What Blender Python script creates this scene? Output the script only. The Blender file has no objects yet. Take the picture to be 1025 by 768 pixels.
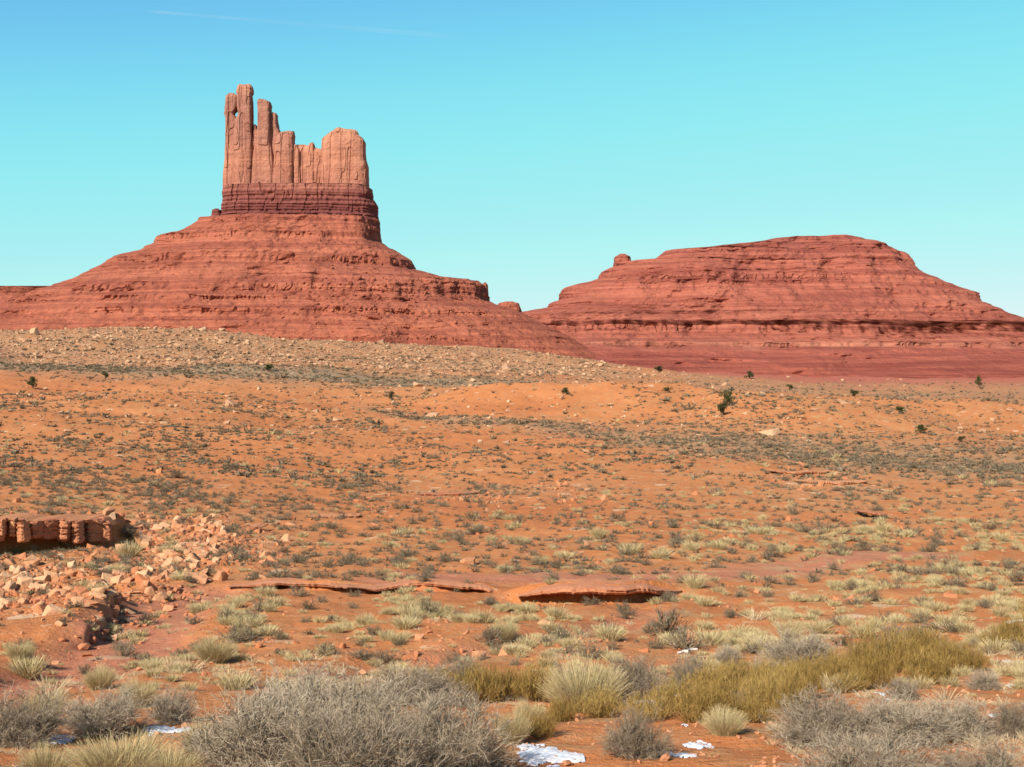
import bpy, math, random
import numpy as np

# ------------------------------------------------------------------ camera, sky, sun, exposure
scene = bpy.context.scene
COL = scene.collection
F = 1281.0                                  # focal length of the photograph in its own pixels (1025 wide)
cam_data = bpy.data.cameras.new("camera")
cam_data.sensor_width = 36.0
cam_data.lens = 36.0 * F / 1025.0
cam_data.clip_start = 0.1
cam_data.clip_end = 120000.0
cam = bpy.data.objects.new("camera", cam_data)
cam.location = (0, 0, 0)
cam.rotation_euler = (math.radians(90), 0, 0)
COL.objects.link(cam)
scene.camera = cam

SUN_EL = 36.0
SUN_AZ = 34.0                               # degrees to the left of straight behind the camera
a = math.radians(SUN_AZ); e = math.radians(SUN_EL)
to_sun = (-math.sin(a) * math.cos(e), -math.cos(a) * math.cos(e), math.sin(e))
world = bpy.data.worlds.new("World")
scene.world = world
world.use_nodes = True
nt = world.node_tree
nt.nodes.clear()
sky = nt.nodes.new("ShaderNodeTexSky")
sky.sky_type = 'NISHITA'
sky.sun_disc = False
sky.sun_elevation = e
sky.sun_rotation = math.atan2(to_sun[0], to_sun[1])
sky.altitude = 1600
sky.air_density = 1.0
sky.dust_density = 0.6
sky.ozone_density = 1.0
tint = nt.nodes.new("ShaderNodeMix"); tint.data_type = 'RGBA'; tint.blend_type = 'MULTIPLY'
tint.inputs[0].default_value = 1.0
EXPOSURE = 0.56
STRENGTH = 0.115
tint.inputs[7].default_value = (0.1276, 0.1557, 0.1046, 1)
grade = nt.nodes.new("ShaderNodeRGBCurve")          # the film's rendering of a clear cyan sky
for ci, pts in ((0, ((0, 0), (0.10, 0.06), (0.22, 0.165), (0.33, 0.275), (0.58, 0.45), (1.0, 0.72))),
                (1, ((0, 0), (0.25, 0.16), (0.433, 0.555), (0.624, 0.80), (0.979, 0.89), (1.0, 0.905))),
                (2, ((0, 0), (0.28, 0.34), (0.477, 0.855), (0.621, 0.885), (0.777, 0.89), (1.0, 0.92)))):
    c_ = grade.mapping.curves[ci]
    for p_ in pts[1:-1]: c_.points.new(*p_)
    c_.points[0].location = pts[0]; c_.points[-1].location = pts[-1]
grade.mapping.extend = 'HORIZONTAL'
grade.mapping.update()
back = nt.nodes.new("ShaderNodeVectorMath"); back.operation = 'SCALE'
back.inputs["Scale"].default_value = 1.0 / (STRENGTH * 2 ** EXPOSURE)
bg = nt.nodes.new("ShaderNodeBackground")
bg.inputs[1].default_value = STRENGTH
wout = nt.nodes.new("ShaderNodeOutputWorld")
nt.links.new(sky.outputs[0], tint.inputs[6])
nt.links.new(tint.outputs[2], grade.inputs["Color"])
nt.links.new(grade.outputs[0], back.inputs[0])
nt.links.new(back.outputs[0], bg.inputs[0])
nt.links.new(bg.outputs[0], wout.inputs[0])

sun_data = bpy.data.lights.new("sun", 'SUN')
sun_data.energy = 5.0
sun_data.angle = math.radians(0.53)
sun_data.color = (1.0, 0.95, 0.87)
sun = bpy.data.objects.new("sun", sun_data)
sun.rotation_euler = (math.radians(90 - SUN_EL), 0, math.atan2(to_sun[0], -to_sun[1]))
COL.objects.link(sun)

scene.view_settings.view_transform = 'Standard'
scene.view_settings.look = 'None'
scene.view_settings.gamma = 1.0
scene.view_settings.use_curve_mapping = False
scene.view_settings.exposure = EXPOSURE
scene.render.engine = 'CYCLES'
scene.cycles.max_bounces = 4
scene.cycles.diffuse_bounces = 2
scene.cycles.transparent_max_bounces = 8

RNG = np.random.default_rng(7)

# ------------------------------------------------------------------ noise
def _hash(ix, iy, iz, seed):
    h = (ix.astype(np.int64) * 374761393 + iy.astype(np.int64) * 668265263 + iz.astype(np.int64) * 2147483647 + seed * 974634777) & 0xFFFFFFFF
    h = ((h ^ (h >> 13)) * 1274126177) & 0xFFFFFFFF
    h = ((h ^ (h >> 16)) * 2246822519) & 0xFFFFFFFF
    h = h ^ (h >> 15)
    return (h & 0xFFFFFF) / float(0xFFFFFF) * 2.0 - 1.0

def noise(x, y, z=0.0, seed=0):
    x, y, z = np.broadcast_arrays(np.asarray(x, float), np.asarray(y, float), np.asarray(z, float))
    x0 = np.floor(x); y0 = np.floor(y); z0 = np.floor(z)
    fx = x - x0; fy = y - y0; fz = z - z0
    fx = fx * fx * fx * (fx * (fx * 6 - 15) + 10); fy = fy * fy * fy * (fy * (fy * 6 - 15) + 10); fz = fz * fz * (3 - 2 * fz)
    def L(a, b, t): return a + (b - a) * t
    h = lambda i, j, k: _hash(x0 + i, y0 + j, z0 + k, seed)
    lo = L(L(h(0, 0, 0), h(1, 0, 0), fx), L(h(0, 1, 0), h(1, 1, 0), fx), fy)
    if not np.any(z):
        return lo
    hi = L(L(h(0, 0, 1), h(1, 0, 1), fx), L(h(0, 1, 1), h(1, 1, 1), fx), fy)
    return L(lo, hi, fz)

def fbm(x, y, z=0.0, seed=0, octaves=4, gain=0.5):
    s = 0; amp = 1.0; fr = 1.0
    for o in range(octaves):
        s = s + amp * noise(np.asarray(x) * fr, np.asarray(y) * fr, np.asarray(z) * fr, seed + o * 17)
        amp *= gain; fr *= 2.03
    return s

def smooth(a, b, x):
    t = np.clip((np.asarray(x, float) - a) / (b - a), 0, 1)
    return t * t * (3 - 2 * t)

# ------------------------------------------------------------------ mesh helpers
def mesh_data(name, verts, faces, mat=None, attrs=None, flat=True):
    """verts (n,3); faces (m,3) or (m,4), or a list of such arrays."""
    if not isinstance(faces, (list, tuple)): faces = [faces]
    me = bpy.data.meshes.new(name)
    verts = np.asarray(verts, np.float32)
    me.vertices.add(len(verts)); me.vertices.foreach_set("co", verts.ravel())
    loops = np.concatenate([np.asarray(f, np.int32).ravel() for f in faces])
    totals = np.concatenate([np.full(len(f), f.shape[1], np.int32) for f in faces])
    starts = np.concatenate([[0], np.cumsum(totals)[:-1]]).astype(np.int32)
    me.loops.add(len(loops)); me.loops.foreach_set("vertex_index", loops)
    me.polygons.add(len(totals)); me.polygons.foreach_set("loop_start", starts); me.polygons.foreach_set("loop_total", totals)
    me.polygons.foreach_set("use_smooth", np.full(len(totals), not flat))
    for k, v in (attrs or {}).items():
        at = me.attributes.new(k, 'FLOAT', 'POINT'); at.data.foreach_set("value", np.asarray(v, np.float32).ravel())
    me.update(calc_edges=True)
    me.validate()
    if mat: me.materials.append(mat)
    return me

def link(name, data, parent=None, loc=(0, 0, 0), rotz=0.0, scale=None):
    o = bpy.data.objects.new(name, data); COL.objects.link(o)
    o.location = loc; o.rotation_euler = (0, 0, rotz)
    if scale is not None: o.scale = scale
    if parent: o.parent = parent
    return o

def tag(o, label=None, cat=None, group=None, kind=None):
    if label: o["label"] = label
    if cat: o["category"] = cat
    if group: o["group"] = group
    if kind: o["kind"] = kind
    return o

def grid_faces(nr, nc, wrap=False):
    i = np.arange(nr - 1)[:, None]; j = np.arange(nc if wrap else nc - 1)[None, :]
    jn = (j + 1) % nc
    return np.stack([i * nc + j, i * nc + jn, (i + 1) * nc + jn, (i + 1) * nc + j], -1).reshape(-1, 4)

# ------------------------------------------------------------------ node helpers
def new_mat(name, rough=0.95, spec=0.15):
    m = bpy.data.materials.new(name); m.use_nodes = True
    t = m.node_tree; b = t.nodes["Principled BSDF"]
    b.inputs["Roughness"].default_value = rough
    b.inputs["Specular IOR Level"].default_value = spec
    return m, t, b

class N:
    def __init__(s, t): s.t = t
    def node(s, typ, **kw):
        n = s.t.nodes.new(typ)
        for k, v in kw.items(): setattr(n, k, v)
        return n
    def put(s, sock, v):
        if isinstance(v, bpy.types.NodeSocket): s.t.links.new(v, sock)
        elif v is not None:
            if isinstance(v, tuple) and len(v) == 3 and sock.type == 'RGBA': v = v + (1.0,)
            sock.default_value = v
    def math(s, op, a, b=None, clamp=False):
        n = s.node("ShaderNodeMath", operation=op, use_clamp=clamp); s.put(n.inputs[0], a)
        if b is not None: s.put(n.inputs[1], b)
        return n.outputs[0]
    def mix(s, f, a, b, mode='MIX'):
        n = s.node("ShaderNodeMix", data_type='RGBA', blend_type=mode); s.put(n.inputs[0], f); s.put(n.inputs[6], a); s.put(n.inputs[7], b)
        return n.outputs[2]
    def rng(s, v, a, b, c=0.0, d=1.0, sm=False):
        n = s.node("ShaderNodeMapRange", interpolation_type='SMOOTHSTEP' if sm else 'LINEAR'); s.put(n.inputs[0], v)
        for i, q in enumerate((a, b, c, d)): n.inputs[1 + i].default_value = q
        return n.outputs[0]
    def noise(s, vec, scale, detail=3.0, rough=0.55, dist=0.0):
        n = s.node("ShaderNodeTexNoise"); s.put(n.inputs["Vector"], vec); n.inputs["Scale"].default_value = scale
        n.inputs["Detail"].default_value = detail; n.inputs["Roughness"].default_value = rough; n.inputs["Distortion"].default_value = dist
        return n.outputs["Fac"]
    def voro(s, vec, scale, feature='F1'):
        n = s.node("ShaderNodeTexVoronoi", feature=feature); s.put(n.inputs["Vector"], vec); n.inputs["Scale"].default_value = scale
        return n
    def scale(s, vec, sc):
        n = s.node("ShaderNodeVectorMath", operation='MULTIPLY'); s.put(n.inputs[0], vec); n.inputs[1].default_value = sc
        return n.outputs[0]
    def pos(s): return s.node("ShaderNodeNewGeometry").outputs["Position"]
    def attr(s, name): return s.node("ShaderNodeAttribute", attribute_name=name).outputs["Fac"]
    def rand(s): return s.node("ShaderNodeObjectInfo").outputs["Random"]
    def ramp(s, f, stops, interp='LINEAR'):
        n = s.node("ShaderNodeValToRGB"); s.put(n.inputs[0], f); cr = n.color_ramp; cr.interpolation = interp
        while len(cr.elements) < len(stops): cr.elements.new(0.5)
        for el, (p, c) in zip(cr.elements, stops): el.position = p; el.color = tuple(c) + (1.0,)
        return n.outputs[0]
    def bump(s, h, strength, dist, normal=None):
        n = s.node("ShaderNodeBump"); n.inputs["Strength"].default_value = strength; n.inputs["Distance"].default_value = dist
        s.put(n.inputs["Height"], h)
        if normal is not None: s.put(n.inputs["Normal"], normal)
        return n.outputs[0]

# ------------------------------------------------------------------ the lie of the land
TX = np.array([-400, 0, 150, 300, 450, 560, 650, 750, 850, 1025, 1450], float)
TABLE = [   # distance in metres, then the height of the ground as its bearing angle (in units of 1/F below 384) at the TX bearings
    (3,   [1290] * 11),
    (6,   [950] * 11),
    (9,   [835] * 11),
    (12,  [770, 768, 768, 768, 768, 768, 768, 766, 764, 762, 758]),
    (16,  [725, 725, 725, 725, 722, 720, 718, 715, 710, 706, 700]),
    (20,  [692, 692, 692, 692, 690, 690, 690, 688, 684, 676, 668]),
    (26,  [664, 660, 658, 656, 654, 654, 655, 655, 652, 645, 638]),
    (32,  [632, 630, 628, 626, 625, 625, 626, 626, 624, 620, 615]),
    (40,  [600, 600, 600, 598, 597, 597, 597, 597, 596, 594, 590]),
    (50,  [562, 566, 572, 573, 572, 571, 570, 570, 569, 567, 564]),
    (65,  [526, 530, 538, 542, 542, 541, 540, 540, 539, 537, 534]),
    (85,  [494, 500, 507, 513, 514, 513, 512, 512, 511, 509, 505]),
    (110, [468, 474, 480, 488, 490, 489, 488, 488, 488, 486, 480]),
    (150, [436, 442, 448, 455, 460, 460, 458, 456, 459, 460, 456]),
    (200, [412, 417, 422, 428, 432, 432, 434, 434, 432, 436, 432]),
    (260, [392, 396, 400, 404, 408, 410, 406, 408, 412, 416, 412]),
    (320, [376, 380, 384, 388, 391, 392, 391, 395, 399, 402, 398]),
    (400, [356, 360, 364, 372, 376, 380, 386, 392, 396, 398, 394]),
    (480, [338, 343, 346, 356, 362, 367, 376, 385, 390, 392, 388]),
    (560, [326, 331, 326, 340, 347, 354, 368, 380, 386, 388, 384]),
    (640, [332, 336, 332, 344, 351, 358, 370, 379, 384, 386, 382]),
    (800, [350, 350, 350, 355, 360, 366, 374, 379, 382, 383, 381]),
    (1500, [362] * 6 + [372, 374, 377, 378, 377]),
    (4000, [379] * 11),
    (60000, [383.7] * 11),
]
LY = np.log([t[0] for t in TABLE]); TT = np.array([t[1] for t in TABLE], float)
GX = np.linspace(-400, 1450, 260); GY = np.linspace(LY[0], LY[-1], 1000)
_tmp = np.array([np.interp(GX, TX, r) for r in TT])
_z = -(_tmp - 384) / F * np.exp(LY)[:, None]                         # interpolate true heights
GZ = np.array([np.interp(np.exp(GY), np.exp(LY), _z[:, j]) for j in range(len(GX))]).T
GPY = 384 - GZ * F / np.exp(GY)[:, None]
def _blur(A, s, axis):
    r = int(3 * s); k = np.exp(-0.5 * (np.arange(-r, r + 1) / s) ** 2); k /= k.sum()
    P = np.pad(A, [(r, r) if ax == axis else (0, 0) for ax in range(2)], mode='edge')
    return sum(k[i] * np.take(P, np.arange(A.shape[axis]) + i, axis=axis) for i in range(2 * r + 1))
GPY[:] = _blur(_blur(GPY, 5, 0), 4, 1)

def _bil(A, px, ly):
    cx = np.clip((px - GX[0]) / (GX[1] - GX[0]), 0, len(GX) - 1.001); cy = np.clip((ly - GY[0]) / (GY[1] - GY[0]), 0, len(GY) - 1.001)
    i = cx.astype(int); j = cy.astype(int); u = cx - i; v = cy - j
    return (A[j, i] * (1 - u) + A[j, i + 1] * u) * (1 - v) + (A[j + 1, i] * (1 - u) + A[j + 1, i + 1] * u) * v

def base_py(px, Y): return _bil(GPY, np.asarray(px, float), np.log(np.maximum(Y, 3.0)))

def dist_at(px, py):
    """distance Y of the ground seen in direction px, py (of the smooth land, before knolls and ledges)"""
    px = np.atleast_1d(np.asarray(px, float)); py = np.atleast_1d(np.asarray(py, float))
    lo = np.full(px.shape, math.log(4.0)); hi = np.where(px < 640, math.log(560.0), math.log(1050.0))
    for _ in range(40):
        m = (lo + hi) / 2; below = _bil(GPY, px, m) > py
        lo = np.where(below, m, lo); hi = np.where(below, hi, m)
    return np.exp((lo + hi) / 2)

def wpt(px, py):
    Y = dist_at(px, py); X = (np.atleast_1d(px) - 512.5) / F * Y
    return X, Y

def poly_dist(X, Y, pts):
    """distance to a polyline and signed side (positive on its far side)"""
    best = np.full(X.shape, 1e9); side = np.zeros(X.shape); along = np.zeros(X.shape); acc = 0.0
    for (x0, y0), (x1, y1) in zip(pts[:-1], pts[1:]):
        dx, dy = x1 - x0, y1 - y0; L = math.hypot(dx, dy)
        t = np.clip(((X - x0) * dx + (Y - y0) * dy) / L ** 2, 0, 1)
        d = np.hypot(X - x0 - t * dx, Y - y0 - t * dy); s = np.sign(dx * (Y - y0) - dy * (X - x0))
        m = d < best; best = np.where(m, d, best); side = np.where(m, s, side); along = np.where(m, acc + t * L, along); acc += L
    return best, side, along, acc

def pts_of(pix):
    x, y = wpt(np.array([p[0] for p in pix], float), np.array([p[1] for p in pix], float))
    return list(zip(x, y))

LEDGE_L = pts_of([(-150, 543), (-60, 541), (0, 540), (40, 538), (80, 536), (122, 534), (160, 532)])         # the undercut ledge
BANK_M = pts_of([(225, 585), (300, 586), (350, 587), (420, 585), (480, 587), (520, 590), (560, 594), (620, 598), (680, 592)])
BANK_L = pts_of([(225, 585), (300, 586), (350, 587), (420, 585), (480, 587), (512, 589)])
BANK_R = pts_of([(500, 588), (520, 590), (560, 594), (620, 598), (690, 592)])
BANK_W = pts_of([(78, 640), (96, 630), (112, 618), (117, 600)])                                 # cut bank of the wash
WASH = pts_of([(-90, 700), (10, 690), (60, 668), (115, 642), (160, 612), (200, 590)])
ROAD = pts_of([(420, 579), (520, 578), (620, 577), (720, 572), (820, 563), (900, 556)])
GULLY = pts_of([(300, 690), (370, 668), (430, 655), (520, 640), (600, 628), (650, 610)])
STEPS = [(LEDGE_L, 2.15, 0.12, 7.0, 5.0), (BANK_L, 0.32, 0.08, 3.0, 3.0), (BANK_R, 0.62, 0.08, 4.0, 4.0)]

def ground_z(X, Y):
    X = np.asarray(X, float); Y = np.asarray(Y, float)
    Ys = np.maximum(Y, 3.0)
    px = 512.5 + F * X / Ys
    Z = -(base_py(px, Ys) - 384) / F * Ys
    nearf = smooth(8, 40, Y); farf = smooth(90, 220, Y) * (1 - smooth(2500, 6000, Y) * 0.0)
    Z = Z + farf * (1.7 * fbm(X / 70, Y / 70, seed=3, octaves=3) + 0.0)
    Z = Z + smooth(60, 200, Y) * 0.6 * fbm(X / 17, Y / 22, seed=5, octaves=3)
    Z = Z + nearf * 0.16 * fbm(X / 5, Y / 6, seed=11, octaves=3)
    Z = Z + smooth(4, 14, Y) * 0.05 * fbm(X / 1.1, Y / 1.3, seed=13, octaves=3) * (1 + 0.7 * smooth(60, 300, Y))
    # eroded knolls at middle distance
    def knoll(px_, Yk, rx, ry, h):
        xk = (px_ - 512.5) / F * Yk
        q = ((X - xk) / rx) ** 2 + ((Y - Yk) / ry) ** 2
        return h * np.exp(-q)
    for k in ((590, 262, 22, 14, 2.2), (660, 255, 18, 12, 1.6), (790, 235, 26, 20, 3.0), (840, 215, 16, 16, 2.6), (470, 270, 16, 10, 1.4), (985, 265, 22, 12, 1.8), (150, 560, 70, 40, 2.0), (710, 275, 20, 12, 1.6)):
        Z = Z + knoll(*k)
    m = (Y > 20) & (Y < 130)
    if np.any(m):
        x, y = X[m], Y[m]; z = Z[m]
        for pts, h, w, fb, ff in STEPS:
            jit = 0.35 * noise(x / 1.6, y / 9, seed=21) + 0.18 * noise(x / 0.5, y / 9, seed=22)
            d, s, al, tot = poly_dist(x, y, pts)
            sd = d * s + jit
            e_ = 3.2 if h > 1 else 1.6
            fade = smooth(0, 1.6, al) * smooth(0, e_, tot - al)
            w = w + (1.6 if h > 1 else 0.3) * (1 - fade)
            up = np.where(sd > 0, 0.5 * h * np.exp(-np.maximum(sd, 0) / fb), -0.5 * h * np.exp(np.minimum(sd, 0) / ff))
            st = np.clip((sd + w) / (2 * w), 0, 1); st = st * st * (3 - 2 * st)
            z = z + fade * np.where(np.abs(sd) < w, -0.5 * h + h * st, up)
        d, s, al, tot = poly_dist(x, y, BANK_W)
        z = z + smooth(0, 1.6, al) * smooth(0, 1.2, tot - al) * 0.42 * np.where(s > 0, np.exp(-(d / 2.5) ** 2), 0) * smooth(0, 0.25, d + 0.2 * noise(x / 0.6, y / 0.6, seed=35))
        d, s, al, tot = poly_dist(x, y, WASH)
        z = z - 0.30 * (1 - smooth(0.7, 1.9, d + 0.3 * noise(x / 1.5, y / 1.5, seed=31)))
        d, s, al, tot = poly_dist(x, y, GULLY)
        z = z - 0.22 * (1 - smooth(0.3, 1.2, d + 0.4 * noise(x / 1.5, y / 1.5, seed=33)))
        # rough broken ground of the rubble slope under the ledge
        pxm = 512.5 + F * x / y
        rub = smooth(-50, 20, pxm) * (1 - smooth(150, 260, pxm)) * smooth(38, 44, y) * (1 - smooth(60, 66, y))
        z = z + rub * 0.18 * np.abs(fbm(x / 1.2, y / 1.2, seed=41, octaves=3))
        Z[m] = z
    return Z

_HY = np.exp(np.linspace(math.log(7.0), math.log(575.0), 1800))
def hit(px, py):
    """where the line of sight px, py first meets the ground"""
    X = (px - 512.5) / F * _HY; g = 384 - ground_z(X, _HY) * F / _HY
    i = int(np.argmax(g <= py)) if np.any(g <= py) else len(g) - 1
    return float(X[i]), float(_HY[i]), float(ground_z(X[i:i + 1], _HY[i:i + 1])[0])

# masks of what the soil is made of, by place
def soil_masks(X, Y):
    Ys = np.maximum(Y, 3.0); px = 512.5 + F * X / Ys; py = base_py(px, Ys)
    nz = fbm(X / 40, Y / 40, seed=51, octaves=3)
    gravel = smooth(330, 430, Y + 40 * nz) * (1 - smooth(560, 760, px + 60 * nz)) * 0.9
    gravel = np.maximum(gravel, 0.75 * np.exp(-((py - 492 + 0.02 * (px - 500)) / 14) ** 2) * smooth(330, 420, px) * (1 - smooth(640, 720, px)) * smooth(-0.1, 0.4, fbm(X / 9, Y / 12, seed=52)))
    gravel = np.maximum(gravel, 0.8 * np.exp(-((py - 488) / 11) ** 2) * smooth(740, 800, px) * (1 - smooth(860, 920, px)))
    gravel = np.maximum(gravel, 0.8 * np.exp(-((py - 545) / 40) ** 2) * smooth(110, 150, px) * (1 - smooth(230, 330, px)))
    gravel = np.maximum(gravel, 0.6 * np.exp(-((py - 590) / 45) ** 2) * (1 - smooth(90, 140, px)))
    gravel = np.maximum(gravel, 0.55 * np.exp(-((py - 372) / 8) ** 2) * smooth(830, 870, px) * (1 - smooth(930, 980, px)))
    yb = np.interp(px, [0, 150, 300, 450, 560], [363, 372, 380, 385, 387])
    veg = 1.15 * np.exp(-((py - yb) / 8.5) ** 2) * (1 - smooth(480, 640, px))
    veg = np.maximum(veg, 0.55 * gravel * (Y > 300))
    yd = np.interp(px, [330, 450, 600, 700, 900, 1025], [405, 425, 437, 447, 463, 470]); wd = np.interp(px, [330, 600, 700, 1025], [3, 5, 11, 14])
    veg = np.maximum(veg, 0.75 * np.exp(-((py - yd) / wd) ** 2) * smooth(330, 400, px))
    veg = np.maximum(veg, 0.62 * smooth(600, 720, px) * smooth(240, 320, Y))
    m = (Y > 15) & (Y < 120)
    sand = np.zeros_like(Y)
    if np.any(m):
        d1 = poly_dist(X[m], Y[m], WASH)[0]; d2 = poly_dist(X[m], Y[m], ROAD)[0]
        d3 = poly_dist(X[m], Y[m], GULLY)[0]
        sand[m] = np.maximum(np.maximum(1 - smooth(0.8, 2.0, d1), 1 - smooth(1.2, 3.4, d2 + 0.6 * noise(X[m] / 3, Y[m] / 3, seed=61))), 0.6 * (1 - smooth(0.4, 1.4, d3)))
    red = np.maximum(smooth(620, 950, Y + 60 * nz), 0.8 * smooth(640, 760, px) * smooth(430, 800, Y + 90 * nz))
    straw = smooth(560, 720, px) * smooth(395, 430, py) * (1 - smooth(640, 690, py)) * 0.85
    straw = np.maximum(straw, 0.5 * smooth(590, 620, py) * (1 - smooth(690, 720, py)) * smooth(130, 200, px))
    straw = np.maximum(straw, 0.75 * smooth(690, 715, py))
    straw = np.maximum(straw, 0.55 * smooth(380, 395, py) * (1 - smooth(575, 600, py)) * smooth(-0.6, 0.5, fbm(X / 25, Y / 30, seed=57, octaves=3)))
    return dict(gravel=gravel, veg=veg, sand=sand, red=red, straw=straw)

# ------------------------------------------------------------------ materials
def ground_material():
    m, t, b = new_mat("red_desert_soil", 0.95, 0.1); n = N(t); P = n.pos()
    big = n.noise(P, 0.02, 4); mid = n.noise(P, 0.13, 5, 0.6); sm = n.noise(P, 1.1, 5, 0.65); fine = n.noise(P, 7.0, 4, 0.7)
    col = n.mix(n.rng(mid, 0.35, 0.68, sm=True), (0.475, 0.162, 0.053), (0.52, 0.192, 0.068))
    col = n.mix(n.rng(big, 0.42, 0.66, 0, 0.75, sm=True), col, (0.43, 0.132, 0.042))
    col = n.mix(n.rng(sm, 0.50, 0.72, 0, 0.45, sm=True), col, (0.54, 0.225, 0.10))
    col = n.mix(n.attr("sand"), col, (0.46, 0.168, 0.088))
    col = n.mix(n.math('MULTIPLY', n.attr("gravel"), n.rng(n.noise(P, 0.35, 5, 0.7), 0.40, 0.62, 0, 0.6, sm=True)), col, (0.31, 0.185, 0.10))
    # low dry litter between the plants
    lit = n.math('MULTIPLY', n.attr("straw"), n.rng(n.noise(P, 0.8, 5, 0.7), 0.45, 0.66, sm=True))
    col = n.mix(n.math('MULTIPLY', lit, 0.65), col, (0.40, 0.29, 0.135))
    lit = n.math('MULTIPLY', n.attr("veg"), n.rng(n.noise(P, 0.30, 6, 0.75), 0.33, 0.52, sm=True))
    col = n.mix(n.math('MULTIPLY', lit, 0.92, True), col, (0.245, 0.168, 0.098))
    col = n.mix(n.attr("red"), col, (0.38, 0.105, 0.065))
    sp = n.noise(P, 2.2, 6, 0.8)
    col = n.mix(n.rng(sp, 0.52, 0.72, 0, 0.55, sm=True), col, (0.58, 0.34, 0.18))
    col = n.mix(n.rng(n.noise(P, 1.6, 6, 0.8), 0.54, 0.72, 0, 0.55, sm=True), col, (0.27, 0.105, 0.05))
    # pebbles: pale stone chips of two sizes, plenty on gravelly ground and few elsewhere
    for sc, thr, amt in ((5.0, 0.20, 0.6), (1.6, 0.24, 0.75), (0.55, 0.30, 0.8)):
        v = n.voro(P, sc)
        pick = n.node("ShaderNodeSeparateColor"); t.links.new(v.outputs["Color"], pick.inputs[0])
        g = n.math('ADD', n.math('MULTIPLY', n.attr("gravel"), 0.62), 0.07)
        on = n.math('MULTIPLY', n.math('LESS_THAN', v.outputs["Distance"], thr), n.math('LESS_THAN', pick.outputs[0], g))
        col = n.mix(n.math('MULTIPLY', on, amt), col, n.mix(pick.outputs[1], (0.62, 0.42, 0.25), (0.50, 0.27, 0.15)))
    col = n.mix(n.rng(fine, 0.55, 0.8, 0, 0.35), col, (0.30, 0.09, 0.04))
    t.links.new(col, b.inputs["Base Color"])
    h = n.math('ADD', n.math('MULTIPLY', sm, 1.0), n.math('MULTIPLY', fine, 0.35))
    nb = n.bump(h, 0.55, 0.22)
    nb = n.bump(n.noise(P, 0.35, 8, 0.7), 0.45, 0.5, nb)
    nb = n.bump(n.noise(P, 28.0, 4, 0.7), 0.5, 0.03, nb)
    t.links.new(nb, b.inputs["Normal"])
    return m

def rock_material(name, stops, zlo, zhi, band=0.55, streak=0.0, bump=1.0, band_freq=0.22):
    m, t, b = new_mat(name, 0.95, 0.1); n = N(t); P = n.pos()
    sep = n.node("ShaderNodeSeparateXYZ"); t.links.new(P, sep.inputs[0])
    wob = n.noise(P, 0.02, 4)
    z = n.math('ADD', sep.outputs[2], n.rng(wob, 0, 1, -7, 7))
    col = n.ramp(n.rng(z, zlo, zhi), stops)
    beds = n.noise(n.scale(P, (0.006, 0.006, band_freq)), 1.0, 6, 0.7)
    col = n.mix(n.rng(beds, 0.40, 0.62, band, 0.0), col, n.mix(1.0, col, (0.52, 0.42, 0.48), 'MULTIPLY'))
    col = n.mix(n.rng(n.noise(n.scale(P, (0.01, 0.01, 0.5)), 1.0, 3), 0.5, 0.75, 0, 0.35), col, n.mix(1.0, col, (1.18, 1.22, 1.22), 'MULTIPLY'))
    thin = n.noise(n.scale(P, (0.004, 0.004, 0.75)), 1.0, 3, 0.6)
    col = n.mix(n.rng(thin, 0.30, 0.42, 0.8 * band, 0.0), col, n.mix(1.0, col, (0.55, 0.46, 0.50), 'MULTIPLY'))
    if streak:
        st = n.noise(n.scale(P, (0.16, 0.16, 0.010)), 1.0, 5, 0.65)
        col = n.mix(n.rng(st, 0.42, 0.66, 0, streak), col, n.mix(1.0, col, (0.62, 0.55, 0.58), 'MULTIPLY'))
    pat = n.noise(P, 0.05, 5, 0.65)
    col = n.mix(n.rng(pat, 0.42, 0.7, 0, 0.55), col, n.mix(1.0, col, (1.12, 1.22, 1.25), 'MULTIPLY'))
    t.links.new(col, b.inputs["Base Color"])
    h = n.math('ADD', n.noise(P, 0.12, 8, 0.68), n.math('MULTIPLY', beds, 0.8))
    t.links.new(n.bump(h, 0.8 * bump, 5.0), b.inputs["Normal"])
    return m

def plant_material(name, c_lo, c_mid, c_hi, rough=0.8, rnd=0.35):
    m, t, b = new_mat(name, rough, 0.2); n = N(t)
    f = n.math('ADD', n.math('MULTIPLY', n.attr("tint"), 1 - rnd), n.math('MULTIPLY', n.rand(), rnd))
    t.links.new(n.ramp(f, [(0.0, c_lo), (0.5, c_mid), (1.0, c_hi)]), b.inputs["Base Color"])
    return m

def stone_material(name, ca, cb, cc):
    m, t, b = new_mat(name, 0.95, 0.1); n = N(t)
    P = n.node("ShaderNodeTexCoord").outputs["Object"]
    f = n.math('ADD', n.math('MULTIPLY', n.attr("tint"), 0.55), n.math('MULTIPLY', n.rand(), 0.45))
    col = n.ramp(f, [(0.0, ca), (0.5, cb), (1.0, cc)])
    W = n.pos()
    col = n.mix(n.rng(n.noise(W, 2.2, 5, 0.7), 0.45, 0.7, 0, 0.6), col, n.mix(1.0, col, (0.72, 0.60, 0.55), 'MULTIPLY'))
    t.links.new(col, b.inputs["Base Color"])
    t.links.new(n.bump(n.noise(W, 4.0, 6, 0.7), 0.6, 0.15), b.inputs["Normal"])
    return m

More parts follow.
